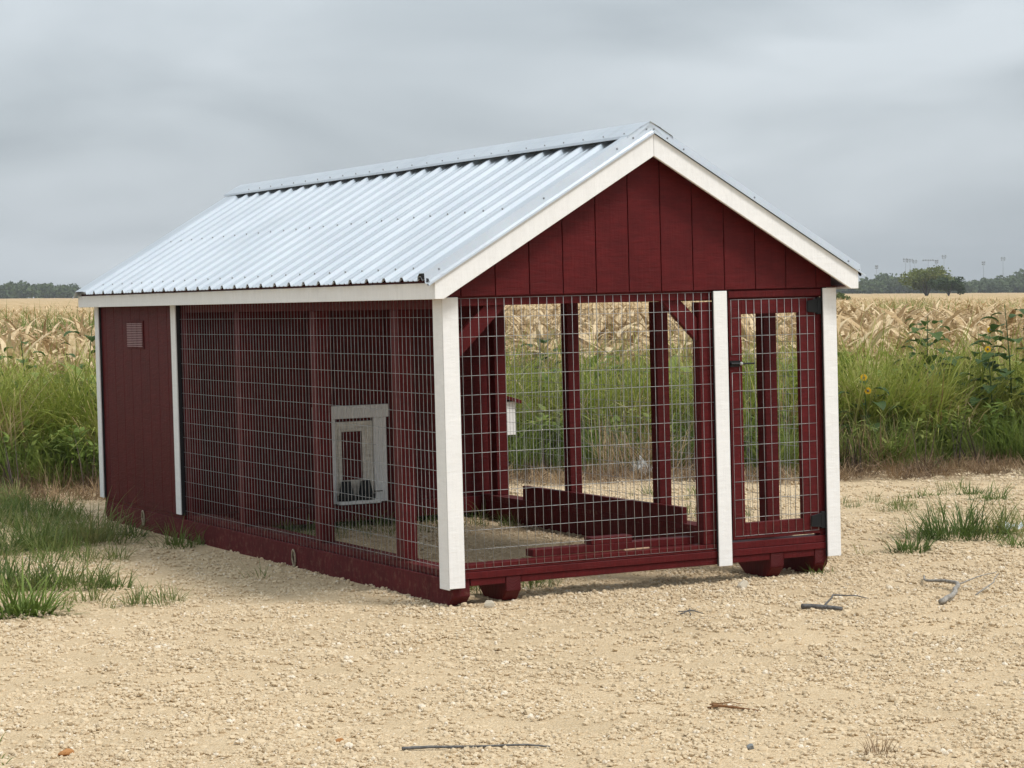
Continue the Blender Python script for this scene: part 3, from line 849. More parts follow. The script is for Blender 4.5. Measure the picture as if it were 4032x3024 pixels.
M['plastic'] = simple('white_plastic', (0.66, 0.70, 0.70), 0.35, 0, 0.5, 0.05)
scrap('crumpled white plastic scrap at the brush pile right of the kennel', 7.35, 6.95, 0.26, 1)
scrap('crumpled white plastic scrap seen through the mesh behind the run', 5.30, 6.95, 0.30, 2)
scrap('pale plastic scrap in the wide grass tuft at the right edge', 4.62, 1.12, 0.16, 3)
# ------------------------------------------------------------------ plants
nr = np.random.default_rng(11)
def leaf_mat(name, stops, transl=0.35, rough=0.6, nscale=1.2, per=0.5):
    """colour varies from plant to plant and slowly over the ground"""
    m = bpy.data.materials.new(name); m.use_nodes = True; nt = m.node_tree; nt.nodes.clear()
    out = nt.nodes.new('ShaderNodeOutputMaterial')
    oi = nd(nt, 'ShaderNodeObjectInfo'); g = nd(nt, 'ShaderNodeNewGeometry')
    n = nd(nt, 'ShaderNodeTexNoise', {'Vector': g.outputs['Position'], 'Scale': nscale, 'Detail': 3.0, 'Roughness': 0.6})
    n2 = nd(nt, 'ShaderNodeTexNoise', {'Vector': g.outputs['Position'], 'Scale': 25.0, 'Detail': 1.0})
    f1 = nd(nt, 'ShaderNodeMath', {0: oi.outputs['Random'], 1: per, 2: n.outputs['Fac']}, operation='MULTIPLY_ADD')
    f2 = nd(nt, 'ShaderNodeMath', {0: n2.outputs['Fac'], 1: 0.5, 2: f1.outputs[0]}, operation='MULTIPLY_ADD')
    f3 = nd(nt, 'ShaderNodeMath', {0: f2.outputs[0], 1: -0.5 * per - 0.25}, operation='ADD')
    c = ramp(nt, f3.outputs[0], stops)
    d = nd(nt, 'ShaderNodeBsdfPrincipled', {'Base Color': c, 'Roughness': rough, 'Specular IOR Level': 0.25})
    t = nd(nt, 'ShaderNodeBsdfTranslucent', {'Color': c})
    mx_ = nd(nt, 'ShaderNodeMixShader', {0: transl, 1: d.outputs[0], 2: t.outputs[0]})
    nt.links.new(mx_.outputs[0], out.inputs['Surface'])
    return m
M['tallgrass'] = leaf_mat('tall_grass_leaf', [(0.15, (0.18, 0.235, 0.036)), (0.45, (0.28, 0.32, 0.062)), (0.7, (0.38, 0.375, 0.10)), (0.95, (0.48, 0.42, 0.17))])
M['weed'] = leaf_mat('weed_leaf', [(0.2, (0.11, 0.165, 0.030)), (0.5, (0.18, 0.245, 0.050)), (0.8, (0.28, 0.31, 0.085))])
M['turf'] = leaf_mat('lot_grass_leaf', [(0.2, (0.080, 0.125, 0.028)), (0.5, (0.145, 0.195, 0.05)), (0.85, (0.31, 0.28, 0.12))], 0.4)
M['straw'] = leaf_mat('dry_straw', [(0.2, (0.10, 0.062, 0.035)), (0.5, (0.24, 0.155, 0.085)), (0.85, (0.40, 0.29, 0.16))], 0.2)
M['corn'] = leaf_mat('dry_corn_leaf', [(0.12, (0.24, 0.15, 0.065)), (0.42, (0.49, 0.345, 0.18)), (0.75, (0.70, 0.55, 0.34))], 0.22, 0.7, 0.9, 0.6)
M['sunleaf'] = leaf_mat('sunflower_leaf', [(0.2, (0.045, 0.08, 0.024)), (0.8, (0.09, 0.14, 0.04))], 0.3)
M['deadstalk'] = leaf_mat('dead_weed_stalk', [(0.2, (0.04, 0.03, 0.025)), (0.8, (0.13, 0.09, 0.065))], 0.1)
M['yellow'] = simple('yellow_petal', (0.75, 0.46, 0.01), 0.6)
M['seedhead'] = simple('grass_seedhead', (0.30, 0.25, 0.11), 0.9)

def blade(V, Fc, x, y, az, h, w, bend, seg=4, tw=0.0, z0=0.0, lean=0.0):
    """one ribbon leaf curving over in direction az"""
    ca, sa = math.cos(az), math.sin(az); pa, pb = -sa, ca
    px, pz = 0.0, z0; ang = lean; b = len(V); L = h / seg
    for k in range(seg + 1):
        f_ = k / seg
        ww = w * (1 - f_ ** 1.6) * (0.55 + 0.45 * min(1, f_ * 4)) + 0.0006
        tx = math.cos(az + tw * f_ + math.pi / 2); ty = math.sin(az + tw * f_ + math.pi / 2)
        cx, cy = x + ca * px, y + sa * px
        V.append((cx - tx * ww / 2, cy - ty * ww / 2, pz)); V.append((cx + tx * ww / 2, cy + ty * ww / 2, pz))
        ang += bend / seg * (0.5 + f_)
        px += math.sin(ang) * L; pz += math.cos(ang) * L
    for k in range(seg):
        a = b + 2 * k; Fc.append((a, a + 1, a + 3, a + 2))
def py_mesh(name, V, Fc, m):
    me = bpy.data.meshes.new(name); me.from_pydata(V, [], Fc); me.update()
    ms = m if isinstance(m, list) else [m]
    for q in ms: me.materials.append(q)
    return me
def clump_mesh(name, seed, n, h, w, rad, bend, m, lean=0.35, heads=0, hvar=0.35):
    r_ = random.Random(seed); V, Fc = [], []
    for _ in range(n):
        a = r_.uniform(0, 6.283); d = rad * math.sqrt(r_.random()); x, y = d * math.cos(a), d * math.sin(a)
        az = a + r_.gauss(0, 0.8)
        blade(V, Fc, x, y, az, h * r_.uniform(1 - hvar, 1 + hvar * 0.5), w * r_.uniform(0.7, 1.3), bend * r_.uniform(0.3, 1.3), 4, r_.uniform(-1, 1), 0, lean * r_.random() * (0.3 + d / rad))
    return py_mesh(name, V, Fc, m)
def field_pts(n, s0, s1, margin=0.275, power=1.0, extra=0.8):
    s = s0 + (s1 - s0) * nr.random(n) ** power
    t = (nr.random(n) * 2 - 1) * (margin * s + extra)
    x = CAM.x + F2.x * s + R2.x * t; y = CAM.y + F2.y * s + R2.y * t
    return x, y, s, t
def zs(x, y):
    return np.array([gz(a, b_) for a, b_ in zip(x, y)])
def place(name, x, y, scl, variants, label, cat, tilt=0.08, sink=0.0, z=None):
    n = len(x); zz = zs(x, y) - sink if z is None else z
    rot = np.stack([nr.normal(0, tilt, n), nr.normal(0, tilt, n), nr.random(n) * 6.283], 1)
    return scatter(name, np.stack([x, y, zz], 1), scl, rot, nr.integers(0, len(variants), n), variants, label, cat)
def inside_kennel(x, y, pad=0.0):
    return (x > -0.05 - pad) & (x < 2.45 + pad) & (y > -0.1 - pad) & (y < 6.15 + pad)
def edge(t):
    """distance of the weed edge from the camera, by how far right"""
    return 19.7 + np.clip((t + 4) / 9, 0, 1) * 1.3 + 0.25 * np.sin(t * 1.7) + 0.15 * np.sin(t * 4.3 + 1)

# loose gravel over the lot: stones one can see, too many to count
def stone_mat():
    m, nt, b, out = mat('loose_limestone')
    oi = nd(nt, 'ShaderNodeNewGeometry'); tc = nd(nt, 'ShaderNodeTexCoord')
    n = nd(nt, 'ShaderNodeTexNoise', {'Vector': tc.outputs['Object'], 'Scale': 40.0, 'Detail': 3.0})
    c = ramp(nt, oi.outputs['Random Per Island'], [(0.0, (0.24, 0.15, 0.08)), (0.025, (0.40, 0.30, 0.19)), (0.2, (0.50, 0.385, 0.245)), (0.75, (0.60, 0.48, 0.32)), (0.88, (0.66, 0.56, 0.41)), (1.0, (0.80, 0.75, 0.66))])
    c = mixc(nt, 0.35, c, mixc(nt, n.outputs['Fac'], (0.44, 0.335, 0.205), (0.64, 0.52, 0.36)))
    nt.links.new(c, b.inputs['Base Color']); b.inputs['Roughness'].default_value = 0.95; b.inputs['Specular IOR Level'].default_value = 0.15
    return m
SM = stone_mat()
_rocks = [rock_mesh('gravel_stone', 20 + k, SM, 1, 0.5 + 0.09 * k) for k in range(6)]
_rv = [(np.array([v.co[:] for v in me.vertices]), [tuple(p_.vertices) for p_ in me.polygons]) for me in _rocks]
def patch_mesh(name, seed, n, rad, med, spread):
    """a handful of separate stones lying together"""
    r_ = random.Random(seed); V, Fc = [], []
    for _ in range(n):
        P, Fs = r_.choice(_rv); a = r_.uniform(0, 6.28); d = rad * math.sqrt(r_.random()); k = min(0.03, math.exp(r_.gauss(math.log(med), spread)))
        m_ = np.array((Matrix.Rotation(r_.uniform(0, 6.28), 3, 'Z') @ Matrix.Rotation(r_.gauss(0, .4), 3, 'X')))
        q = P @ m_.T * k + np.array((d * math.cos(a), d * math.sin(a), k * 0.10)); b = len(V)
        V += [tuple(v) for v in q]; Fc += [tuple(b + i for i in f_) for f_ in Fs]
    return py_mesh(name, V, Fc, SM)
fine_v = [patch_mesh('stone_patch', 400 + k, 96, 0.085, 0.0047, 0.40) for k in range(7)]
coarse_v = [patch_mesh('stone_patch', 420 + k, 24, 0.10, 0.0092, 0.34) for k in range(6)]
big_v = [patch_mesh('stone_patch', 440 + k, 2, 0.10, 0.017, 0.25) for k in range(4)]
def stones_scatter():
    xs, ys, vv = [], [], []
    for s0, s1, dens in ((7.3, 10.5, 165), (10.5, 14.5, 130), (14.5, 21.5, 80)):
        area = 0.5 * ((0.275 * s0 + .8) + (0.275 * s1 + .8)) * 2 * (s1 - s0)
        x, y, s, t = field_pts(int(area * dens), s0, s1)
        clus = np.array([mnoise.noise(Vector((a * 0.9, b_ * 0.9, 0.5))) + 0.6 * mnoise.noise(Vector((a * 3, b_ * 3, 2.5))) for a, b_ in zip(x, y)])
        keep = nr.random(len(x)) < np.clip(0.95 + 0.35 * clus, 0.7, 1.0)
        for c0 in (-1.75, -3.15):
            tr = np.abs(y - (c0 - 0.22 * x + 0.12 * np.sin(x * 1.3))); keep &= ~((tr < 0.20) & (nr.random(len(x)) < 0.35))
        if s1 > 20: keep &= s < edge(t) - 0.3 + nr.normal(0, .4, len(x))
        x, y, clus = x[keep], y[keep], clus[keep]
        co = nr.random(len(x)) < np.clip(0.14 + 0.5 * clus, 0.03, 0.5)
        xs.append(x); ys.append(y); vv.append(np.where(nr.random(len(x)) < 0.012 + 0.05 * np.clip(clus, 0, 1), nr.integers(13, 17, len(x)), np.where(co, nr.integers(7, 13, len(x)), nr.integers(0, 7, len(x)))))
    # coarser stones pushed up against the skids and before the sill
    x = np.concatenate([nr.uniform(-0.3, 2.7, 110), nr.uniform(0.6, 3.2, 130)]); y = np.concatenate([nr.normal(-0.24, 0.14, 110), nr.normal(-0.8, 0.3, 130)])
    xs.append(x); ys.append(y); vv.append(nr.integers(7, 13, len(x)))
    x = np.concatenate(xs); y = np.concatenate(ys); n = len(x)
    rot = np.stack([nr.normal(0, .04, n), nr.normal(0, .04, n), nr.random(n) * 6.283], 1)
    scatter('gravel', np.stack([x, y, zs(x, y)], 1), nr.uniform(.8, 1.15, n), rot, np.concatenate(vv), fine_v + coarse_v + big_v, 'loose limestone gravel strewn over the lot', 'gravel')
stones_scatter()

# weeds, tall grass and straw along the field edge
straw_v = [clump_mesh('straw_tuft', 60 + k, 26, 0.20, 0.006, 0.10, 1.6, M['straw'], 1.0) for k in range(4)]
def strip(n, d0, d1, hmin, hmax, variants, name, label, cat, tilt=0.1, power=1.0, thin=None):
    x, y, s, t = field_pts(n, 18.0, 26.0)
    off = d0 + (d1 - d0) * nr.random(n) ** power
    s2 = edge(t) + off
    x = CAM.x + F2.x * s2 + R2.x * t; y = CAM.y + F2.y * s2 + R2.y * t
    if thin is not None:
        k = thin(x, y, t, off); x, y = x[k], y[k]
    k = ~inside_kennel(x, y, 0.15); x, y = x[k], y[k]
    return place(name, x, y, nr.uniform(hmin, hmax, len(x)), variants, label, cat, tilt)
strip(1300, -0.9, 0.9, 0.45, 1.05, straw_v, 'dry_straw', 'brown dry straw and cut stalks along the foot of the weeds', 'straw', 0.35)
weed_v = [clump_mesh('weed_clump', 70 + k, 46, 0.55, 0.012, 0.14, 1.0, M['weed'], 0.7) for k in range(4)]
def broad_mesh(name, seed, m, h=0.5, n=26, size=0.075):
    """leafy weed: a few stems with oval leaves"""
    r_ = random.Random(seed); V, Fc = [], []
    for _ in range(4):
        az = r_.uniform(0, 6.28); ln = r_.uniform(0, 0.45); hh = h * r_.uniform(0.7, 1.1)
        blade(V, Fc, 0, 0, az, hh, 0.007, 0.2, 3, 0, 0, ln)
        for k in range(n // 4):
            f_ = r_.uniform(0.25, 1.0); px = math.cos(az) * math.sin(ln) * hh * f_; py_ = math.sin(az) * math.sin(ln) * hh * f_
            blade(V, Fc, px, py_, r_.uniform(0, 6.28), size * r_.uniform(1.2, 2.2), size * r_.uniform(.6, .95), r_.uniform(.5, 1.4), 3, 0, hh * f_ * math.cos(ln), r_.uniform(0.5, 1.3))
    return py_mesh(name, V, Fc, m)
broad_v = [broad_mesh('leafy_weed', 80 + k, M['weed']) for k in range(4)]
strip(1300, 0.4, 2.2, 0.5, 1.05, weed_v, 'weeds', 'dense green weeds behind the gravel lot', 'weeds')
strip(900, 0.5, 2.4, 0.55, 1.15, broad_v, 'leafy_weeds', 'leafy dark green weeds mixed into the grass', 'weeds')
tall_v = [clump_mesh('tall_grass_clump', 90 + k, 40, 1.05, 0.017, 0.16, 1.5, M['tallgrass'], 0.4) for k in range(5)]
strip(2700, 1.3, 4.4, 0.66, 1.30, tall_v, 'tall_grass', 'tall yellow green grass between weeds and corn', 'grass', 0.14, 1.0, lambda x, y, t, off: nr.random(len(x)) < 0.75 + 0.5 * np.sin(x * 2.3 + 1) * np.sin(y * 1.9))
dry_v = [clump_mesh('dry_grass_clump', 110 + k, 18, 1.0, 0.014, 0.14, 1.6, M['corn'], 0.5) for k in range(3)]
strip(260, 1.0, 4.0, 0.7, 1.2, dry_v, 'dry_grass', 'dry tan blades scattered through the tall grass', 'grass', 0.12)
strip(420, 2.0, 4.0, 1.1, 1.9, broad_v, 'leafy_weeds', 'leafy green weeds standing among the tall grass', 'weeds')
dead_v = [clump_mesh('dead_stalk', 97 + k, 9, 0.55, 0.012, 0.06, 0.3, M['deadstalk'], 0.2) for k in range(3)]
strip(90, -0.1, 0.8, 0.5, 1.0, dead_v, 'dead_stalks', 'dark dead weed stalks standing at the field edge', 'stalks', 0.12)

# dry corn
def corn_mesh(name, seed):
    r_ = random.Random(seed); V, Fc = [], []
    H = 1.32
    for a in (0, math.pi / 2):
        b = len(V); c, s_ = math.cos(a) * 0.012, math.sin(a) * 0.012
        V += [(-c, -s_, 0), (c, s_, 0), (c * .4, s_ * .4, H), (-c * .4, -s_ * .4, H)]; Fc.append((b, b + 1, b + 2, b + 3))
    az = r_.uniform(0, 6.28)
    for k in range(9):
        z = 0.25 + k * 0.12
        az += math.pi + r_.gauss(0, 0.5)
        blade(V, Fc, 0, 0, az, r_.uniform(0.36, 0.66), r_.uniform(0.065, 0.115), r_.choice([r_.uniform(0.3, 1.2), r_.uniform(1.4, 2.6)]), 5, r_.uniform(-1.8, 1.8), z, r_.uniform(0.3, 1.1))
    for k in range(2):
        blade(V, Fc, 0, 0, r_.uniform(0, 6.28), r_.uniform(.08, .16), 0.010, r_.uniform(0, .8), 2, 0, H - 0.05, r_.uniform(0, .5))
    for k in range(1):                      # a hanging ear in its husk
        a = r_.uniform(0, 6.28); z = r_.uniform(.6, .8)
        for j in range(3):
            blade(V, Fc, 0.02 * math.cos(a), 0.02 * math.sin(a), a + j * 0.5 - .5, 0.22, 0.06, 0.7, 3, j, z, 0.9)
    return py_mesh(name, V, Fc, M['corn'])
corn_v = [corn_mesh('corn_plant', 200 + k) for k in range(6)]
def corn_field():
    X, Y, S = [], [], []
    for s0, s1, dens in ((23.6, 32, 8.5), (32, 50, 4.5), (50, 95, 2.2), (95, 190, 0.9)):
        area = ((0.275 * s0 + .8) + (0.275 * s1 + .8)) * (s1 - s0)
        x, y, s, t = field_pts(int(area * dens), s0, s1)
        k = s > edge(t) + 3.4
        X.append(x[k]); Y.append(y[k]); S.append(nr.uniform(0.78, 1.0, k.sum()) * (0.965 + 0.035 * np.clip(t[k] / 5, -1, 1)) * np.where(s[k] > 45, 0.93, 1.0))
    place('corn_field', np.concatenate(X), np.concatenate(Y), np.concatenate(S), corn_v, 'field of dry tan corn stretching to the far trees', 'corn', 0.09)
corn_field()
def canopy():
    """tops of the far crop, where single plants can no longer be told apart"""
    ss = list(np.geomspace(60, 960, 150)); tn = np.linspace(-1, 1, 160); V, Fc = [], []
    for s in ss:
        for q in tn:
            x, y = vw(s, q * (0.30 * s + 4)); V.append((x, y, gz(x, y) + (0.80 if s < 110 else 1.0) + 0.16 * mnoise.noise(Vector((x * 0.5, y * 0.5, 1))) + 0.10 * random.random()))
    n = len(tn)
    for i in range(len(ss) - 1):
        for j in range(n - 1):
            a = i * n + j; Fc.append((a, a + 1, a + n + 1, a + n))
    m, nt, b, out = mat('far_crop_tops')
    g = nd(nt, 'ShaderNodeNewGeometry')
    n1_ = nd(nt, 'ShaderNodeTexNoise', {'Vector': g.outputs['Position'], 'Scale': 0.35, 'Detail': 8.0, 'Roughness': 0.75})
    c = ramp(nt, n1_.outputs['Fac'], [(0.3, (0.25, 0.18, 0.09)), (0.5, (0.44, 0.32, 0.18)), (0.7, (0.56, 0.42, 0.26))])
    nt.links.new(c, b.inputs['Base Color']); b.inputs['Roughness'].default_value = 1.0; b.inputs['Specular IOR Level'].default_value = 0.0
    o = link('crop_tops', py_mesh('crop_tops', V, Fc, m))
    tag(o, 'pale straw coloured tops of the far crop', 'corn', None, 'stuff')
canopy()
# green weed rows standing in the crop
def weed_rows():
    X, Y, Sc = [], [], []
    for s0, t0, t1, n in ((62, 6.5, 19, 130), (88, 9, 26, 170), (120, 14, 36, 120), (46, -12, -8.2, 60), (80, -22, -15, 60)):
        t = nr.uniform(t0, t1, n); s = s0 + nr.normal(0, 1.0, n) + 0.15 * (t - t0)
        keep = nr.random(n) < 0.55 + 0.45 * np.sin(t * 1.3)
        t, s = t[keep], s[keep]
        X.append(CAM.x + F2.x * s + R2.x * t); Y.append(CAM.y + F2.y * s + R2.y * t); Sc.append(nr.uniform(2.3, 2.9, len(t)))
    place('weed_rows', np.concatenate(X), np.concatenate(Y), np.concatenate(Sc), weed_v, 'green weed patches standing in the dry crop', 'weeds', 0.1)
weed_rows()

# ------------------------------------------------------------------ wild sunflowers, each a plant of its own
def sunflower(s, t, h, seed, label, nleaf=16, flowers=1, lean=0.1):
    x, y = vw(s, t); r_ = random.Random(seed)
    o = bpy.data.objects.new('wild_sunflower', None); COL.objects.link(o); o.location = (x, y, gz(x, y)); tag(o, label, 'sunflower', 'wild sunflowers at the field edge')
    az = r_.uniform(0, 6.28); P = []
    for k in range(7):
        f_ = k / 6; P.append((math.cos(az) * lean * h * f_ * f_, math.sin(az) * lean * h * f_ * f_, h * f_))
    tube('stem', P, [0.011 - 0.007 * k / 6 for k in range(7)], M['sunleaf'], o, 6)
    V, Fc = [], []
    for k in range(nleaf):
        f_ = 0.35 + 0.62 * k / nleaf; q = P[min(6, int(f_ * 6))]
        L = r_.uniform(0.15, 0.28) * (1.15 - 0.5 * f_); a = k * 2.4 + r_.gauss(0, .4); so = 0.34 * r_.random() * (1.2 - f_); q = (q[0] + math.cos(a) * so, q[1] + math.sin(a) * so, q[2])
        # stalk then a broad heart-shaped blade
        px, py_, pz = q[0] + math.cos(a) * 0.05, q[1] + math.sin(a) * 0.05, h * f_ + 0.03
        blade(V, Fc, q[0], q[1], a, 0.09, 0.006, 0.3, 2, 0, h * f_, 0.9)
        b = len(V); seg = 5; ang = r_.uniform(0.9, 1.5); cx = 0.0; cz = 0.0
        for j in range(seg + 1):
            g_ = j / seg; ww = L * 0.95 * (math.sin(math.pi * min(1, g_ * 0.85 + 0.12)) ** 0.8) * (1 - 0.35 * g_)
            if j == seg: ww = 0.004
            tx, ty = -math.sin(a), math.cos(a)
            bx, by, bz = px + math.cos(a) * cx, py_ + math.sin(a) * cx, pz + cz
            V += [(bx - tx * ww / 2, by - ty * ww / 2, bz + ww * .12), (bx, by, bz), (bx + tx * ww / 2, by + ty * ww / 2, bz + ww * .12)]
            cx += math.sin(ang) * L / seg; cz += math.cos(ang) * L / seg; ang += 0.28
        for j in range(seg):
            c = b + 3 * j; Fc += [(c, c + 1, c + 4, c + 3), (c + 1, c + 2, c + 5, c + 4)]
    link('leaf', py_mesh('leaf', V, Fc, M['sunleaf']), o)['kind'] = 'stuff'
    for k in range(flowers):
        V, Fc = [], []; a0 = r_.uniform(0, 6.28); fx, fy_, fz = P[6]
        fz += 0.03 - 0.12 * k; fx += 0.12 * k * math.cos(a0); fy_ += 0.12 * k * math.sin(a0)
        for j in range(13):
            a = j * 6.283 / 13; b = len(V); r1, r2 = 0.012, 0.034
            d = -F2                       # faces roughly the lot
            ax_ = Vector((R2.x, R2.y, 0)); az_ = Vector((0, 0, 1))
            p0 = Vector((fx, fy_, fz)); u = ax_ * math.cos(a) + az_ * math.sin(a); w = ax_ * -math.sin(a) + az_ * math.cos(a)
            V += [tuple(p0 + u * r1 - w * .005), tuple(p0 + u * r1 + w * .005), tuple(p0 + u * r2 * .7 + w * .011), tuple(p0 + u * r2), tuple(p0 + u * r2 * .7 - w * .011)]
            Fc.append((b, b + 1, b + 2, b + 3, b + 4))
        fo = link('flower', py_mesh('flower', V, Fc, M['yellow']), o)
        bm = bmesh.new(); bmesh.ops.create_icosphere(bm, subdivisions=1, radius=0.013)
        me = bm_mesh('flower_centre', bm); me.materials.append(M['bark_dark']); link('flower_centre', me, fo, (fx, fy_, fz))
    return o
def at_px(u, s):
    return (u - 2016) / FPX * s
sunflower(23.0, at_px(3650, 23.0), 1.38, 1, 'bushy wild sunflower rising above the grass right of the kennel', 44, 0)
sunflower(23.1, at_px(3855, 23.1), 1.22, 2, 'wild sunflower with one yellow bloom right of the bushy one', 26, 1)
sunflower(22.6, at_px(3965, 22.9), 1.50, 3, 'tallest wild sunflower, near the right edge', 24, 0)
sunflower(22.4, at_px(3915, 22.4), 1.04, 4, 'short wild sunflower with yellow bloom in front of the tallest', 14, 1)
sunflower(22.6, at_px(110, 22.6), 1.30, 5, 'wild sunflower with big leaves near the left edge', 16, 0)
sunflower(23.4, at_px(335, 23.4), 1.42, 6, 'tall wild sunflower just left of the shed corner', 22, 0)
sunflower(22.0, at_px(180, 22.0), 0.78, 7, 'low wild sunflower with yellow bloom in the grass left of the shed', 12, 1)
sunflower(21.6, at_px(3418, 21.6), 0.80, 8, 'low wild sunflower with yellow blooms close to the right corner trim', 12, 2)
sunflower(23.6, at_px(2160, 23.6), 1.18, 9, 'wild sunflower seen through the mesh left of the middle post', 16, 0)

# ------------------------------------------------------------------ brush piles
def brush(s, t, rad, h, n, seed, label):
    x, y = vw(s, t); r_ = random.Random(seed); V, Fc = [], []
    for _ in range(n):
        a = r_.uniform(0, 6.28); d = rad * math.sqrt(r_.random())
        blade(V, Fc, d * math.cos(a), d * math.sin(a) * 0.6, r_.uniform(0, 6.28), h * r_.uniform(.5, 1.3), r_.uniform(.004, .009), r_.uniform(-.4, .8), 3, 0, r_.uniform(0, h * 0.35), r_.uniform(0.2, 1.35))
    o = link('brush_pile', py_mesh('brush_pile', V, Fc, M['straw'])); o.location = (x, y, gz(x, y)); tag(o, label, 'brush pile', 'heaps of dry brush')
brush(20.6, at_px(2520, 20.6), 0.45, 0.55, 320, 1, 'tan dry brush pile seen through the middle of the mesh')
brush(21.1, at_px(3400, 21.1), 0.42, 0.42, 320, 2, 'brown dry brush pile right of the kennel by the white scrap')
brush(20.0, at_px(250, 20.0), 0.5, 0.25, 260, 3, 'low dry brush pile left of the shed')

# ------------------------------------------------------------------ grass tufts on the lot
def tuft(x, y, rx, ry, h, n, seed, label, bend=1.0, w=0.0065, m=None, lean=1.25):
    r_ = random.Random(seed); V, Fc = [], []; n = int(n * 0.7); h *= 1.3; w *= 1.25; rx *= .85; ry *= .85
    for _ in range(n):
        a = r_.uniform(0, 6.28); d = math.sqrt(r_.random()); px, py_ = d * math.cos(a) * rx, d * math.sin(a) * ry
        px, py_ = px + 0.25 * rx * math.sin(seed + d * 9), py_ + 0.2 * ry * math.cos(a * 3 + seed)
        hh = h * (0.25 + 1.05 * r_.random() ** 1.4) * (1.05 - 0.45 * d)
        blade(V, Fc, px, py_, a + r_.gauss(0, .7), hh, w * r_.uniform(.6, 1.2), bend * r_.uniform(.1, 1.5), 4, r_.uniform(-1, 1), gz(x + px, y + py_) - gz(x, y) - 0.004, lean * (0.15 + 0.85 * r_.random()) * (0.4 + 0.8 * d))
    o = link('grass_tuft', py_mesh('grass_tuft', V, Fc, m or M['turf'])); o.location = (x, y, gz(x, y)); tag(o, label, 'grass tuft', 'grass tufts on the gravel')
tuft(4.12, 1.02, 0.42, 0.34, 0.30, 900, 1, 'widest grass tuft on the gravel at right')
tuft(4.62, 1.00, 0.32, 0.30, 0.28, 500, 21, 'grass tuft with a pale scrap at the right edge')
tuft(3.36, 0.52, 0.17, 0.13, 0.17, 260, 2, 'small low grass tuft in front of the widest one at right')
tuft(4.10, 0.38, 0.12, 0.12, 0.14, 150, 3, 'small grass tuft by the right edge below the widest one')
tuft(6.10, 3.15, 0.20, 0.14, 0.17, 180, 4, 'grass tuft farther back by the right edge')
tuft(5.90, 3.68, 0.25, 0.10, 0.09, 150, 5, 'flat grass tuft farther back, left one behind the widest')
tuft(6.30, 3.68, 0.22, 0.10, 0.10, 150, 6, 'flat grass tuft farther back, right one behind the widest')
tuft(2.30, -0.06, 0.10, 0.08, 0.09, 70, 7, 'little green weed by the right front skid', 1.0, 0.007)
tuft(-0.39, 1.84, 0.10, 0.08, 0.13, 34, 8, 'sparse sprig of grass beside the skid below the mesh', 0.6, 0.004)
tuft(-0.16, 3.86, 0.20, 0.22, 0.20, 240, 9, 'grass tuft against the skid below the shed trim')
tuft(-0.22, 4.75, 0.14, 0.2, 0.20, 150, 10, 'grass tuft against the skid below the vent')
tuft(-0.62, 4.45, 0.33, 0.33, 0.34, 620, 11, 'tall dark grass clump beside the shed wall')
tuft(-1.10, 4.30, 0.36, 0.30, 0.32, 600, 12, 'tall grass clump left of the one beside the shed')
tuft(-1.60, 3.95, 0.36, 0.30, 0.32, 600, 13, 'tall grass clump at the left edge level with the shed')
tuft(-1.50, 2.05, 0.30, 0.24, 0.28, 520, 14, 'long-bladed grass clump in the middle of the left gravel')
tuft(-1.80, 2.20, 0.34, 0.28, 0.32, 620, 15, 'long-bladed grass clump at the left edge')
tuft(-1.26, 1.85, 0.16, 0.12, 0.15, 150, 16, 'short grass tuft at the right end of the left clumps')
tuft(-2.02, 1.00, 0.26, 0.20, 0.26, 380, 17, 'bright green leafy tuft nearest the camera at left', 1.1, 0.011, M['weed'])
tuft(-2.35, 1.15, 0.24, 0.2, 0.24, 300, 18, 'bright green tuft at the left edge of the picture', 1.1, 0.011, M['weed'])
tuft(-3.20, -2.85, 0.10, 0.08, 0.10, 80, 19, 'green sprig in the bottom left corner')
tuft(-0.38, -4.30, 0.09, 0.07, 0.09, 90, 20, 'small brown dead weed at the bottom right', 0.6, 0.003, M['straw'])
tuft(3.05, 0.55, 0.07, 0.06, 0.09, 30, 22, 'thin sprig of grass right of the corner trim', 0.6, 0.004)
# seed head on the weed by the right skid
# short grass between the tufts and inside under the shed
small_v = [clump_mesh('short_grass_tuft', 300 + k, 16, 0.11, 0.004, 0.05, 1.0, M['turf'], 0.9) for k in range(4)]
def short_grass():
    n = 4200; x = nr.uniform(-3.6, 0.3, n); y = nr.uniform(0.9, 8.6, n)
    lim = -0.25 - 1.1 * np.clip((4.6 - y) / 3.0, 0, 1)
    f_ = np.array([mnoise.noise(Vector((a * 1.4, b_ * 1.4, 7))) for a, b_ in zip(x, y)])
    k = (x < lim + 0.35 * f_) & (nr.random(n) < np.where(y > 4.0, 0.5, 0.08) + f_ * 1.2)
    x1, y1 = x[k], y[k]
    n = 500; x2 = nr.uniform(3.0, 9.0, n); y2 = nr.uniform(2.0, 6.5, n)
    f2 = np.array([mnoise.noise(Vector((a * 1.1, b_ * 1.1, 3))) for a, b_ in zip(x2, y2)]); k = f2 > 0.22
    n = 90; x3 = nr.uniform(0.2, 2.2, n); y3 = nr.uniform(3.4, 4.6, n)
    n = 26; x4 = nr.uniform(0.2, 0.9, n); y4 = nr.uniform(0.25, 0.6, n)
    x = np.concatenate([x1, x2[k], x3, x4]); y = np.concatenate([y1, y2[k], y3, y4])
    place('short_grass', x, y, nr.uniform(0.5, 1.5, len(x)) * np.where((x < 0.3) & (y > 3.8), 1.4, 1.0), small_v, 'short green grass growing through the gravel', 'grass', 0.2)
short_grass()
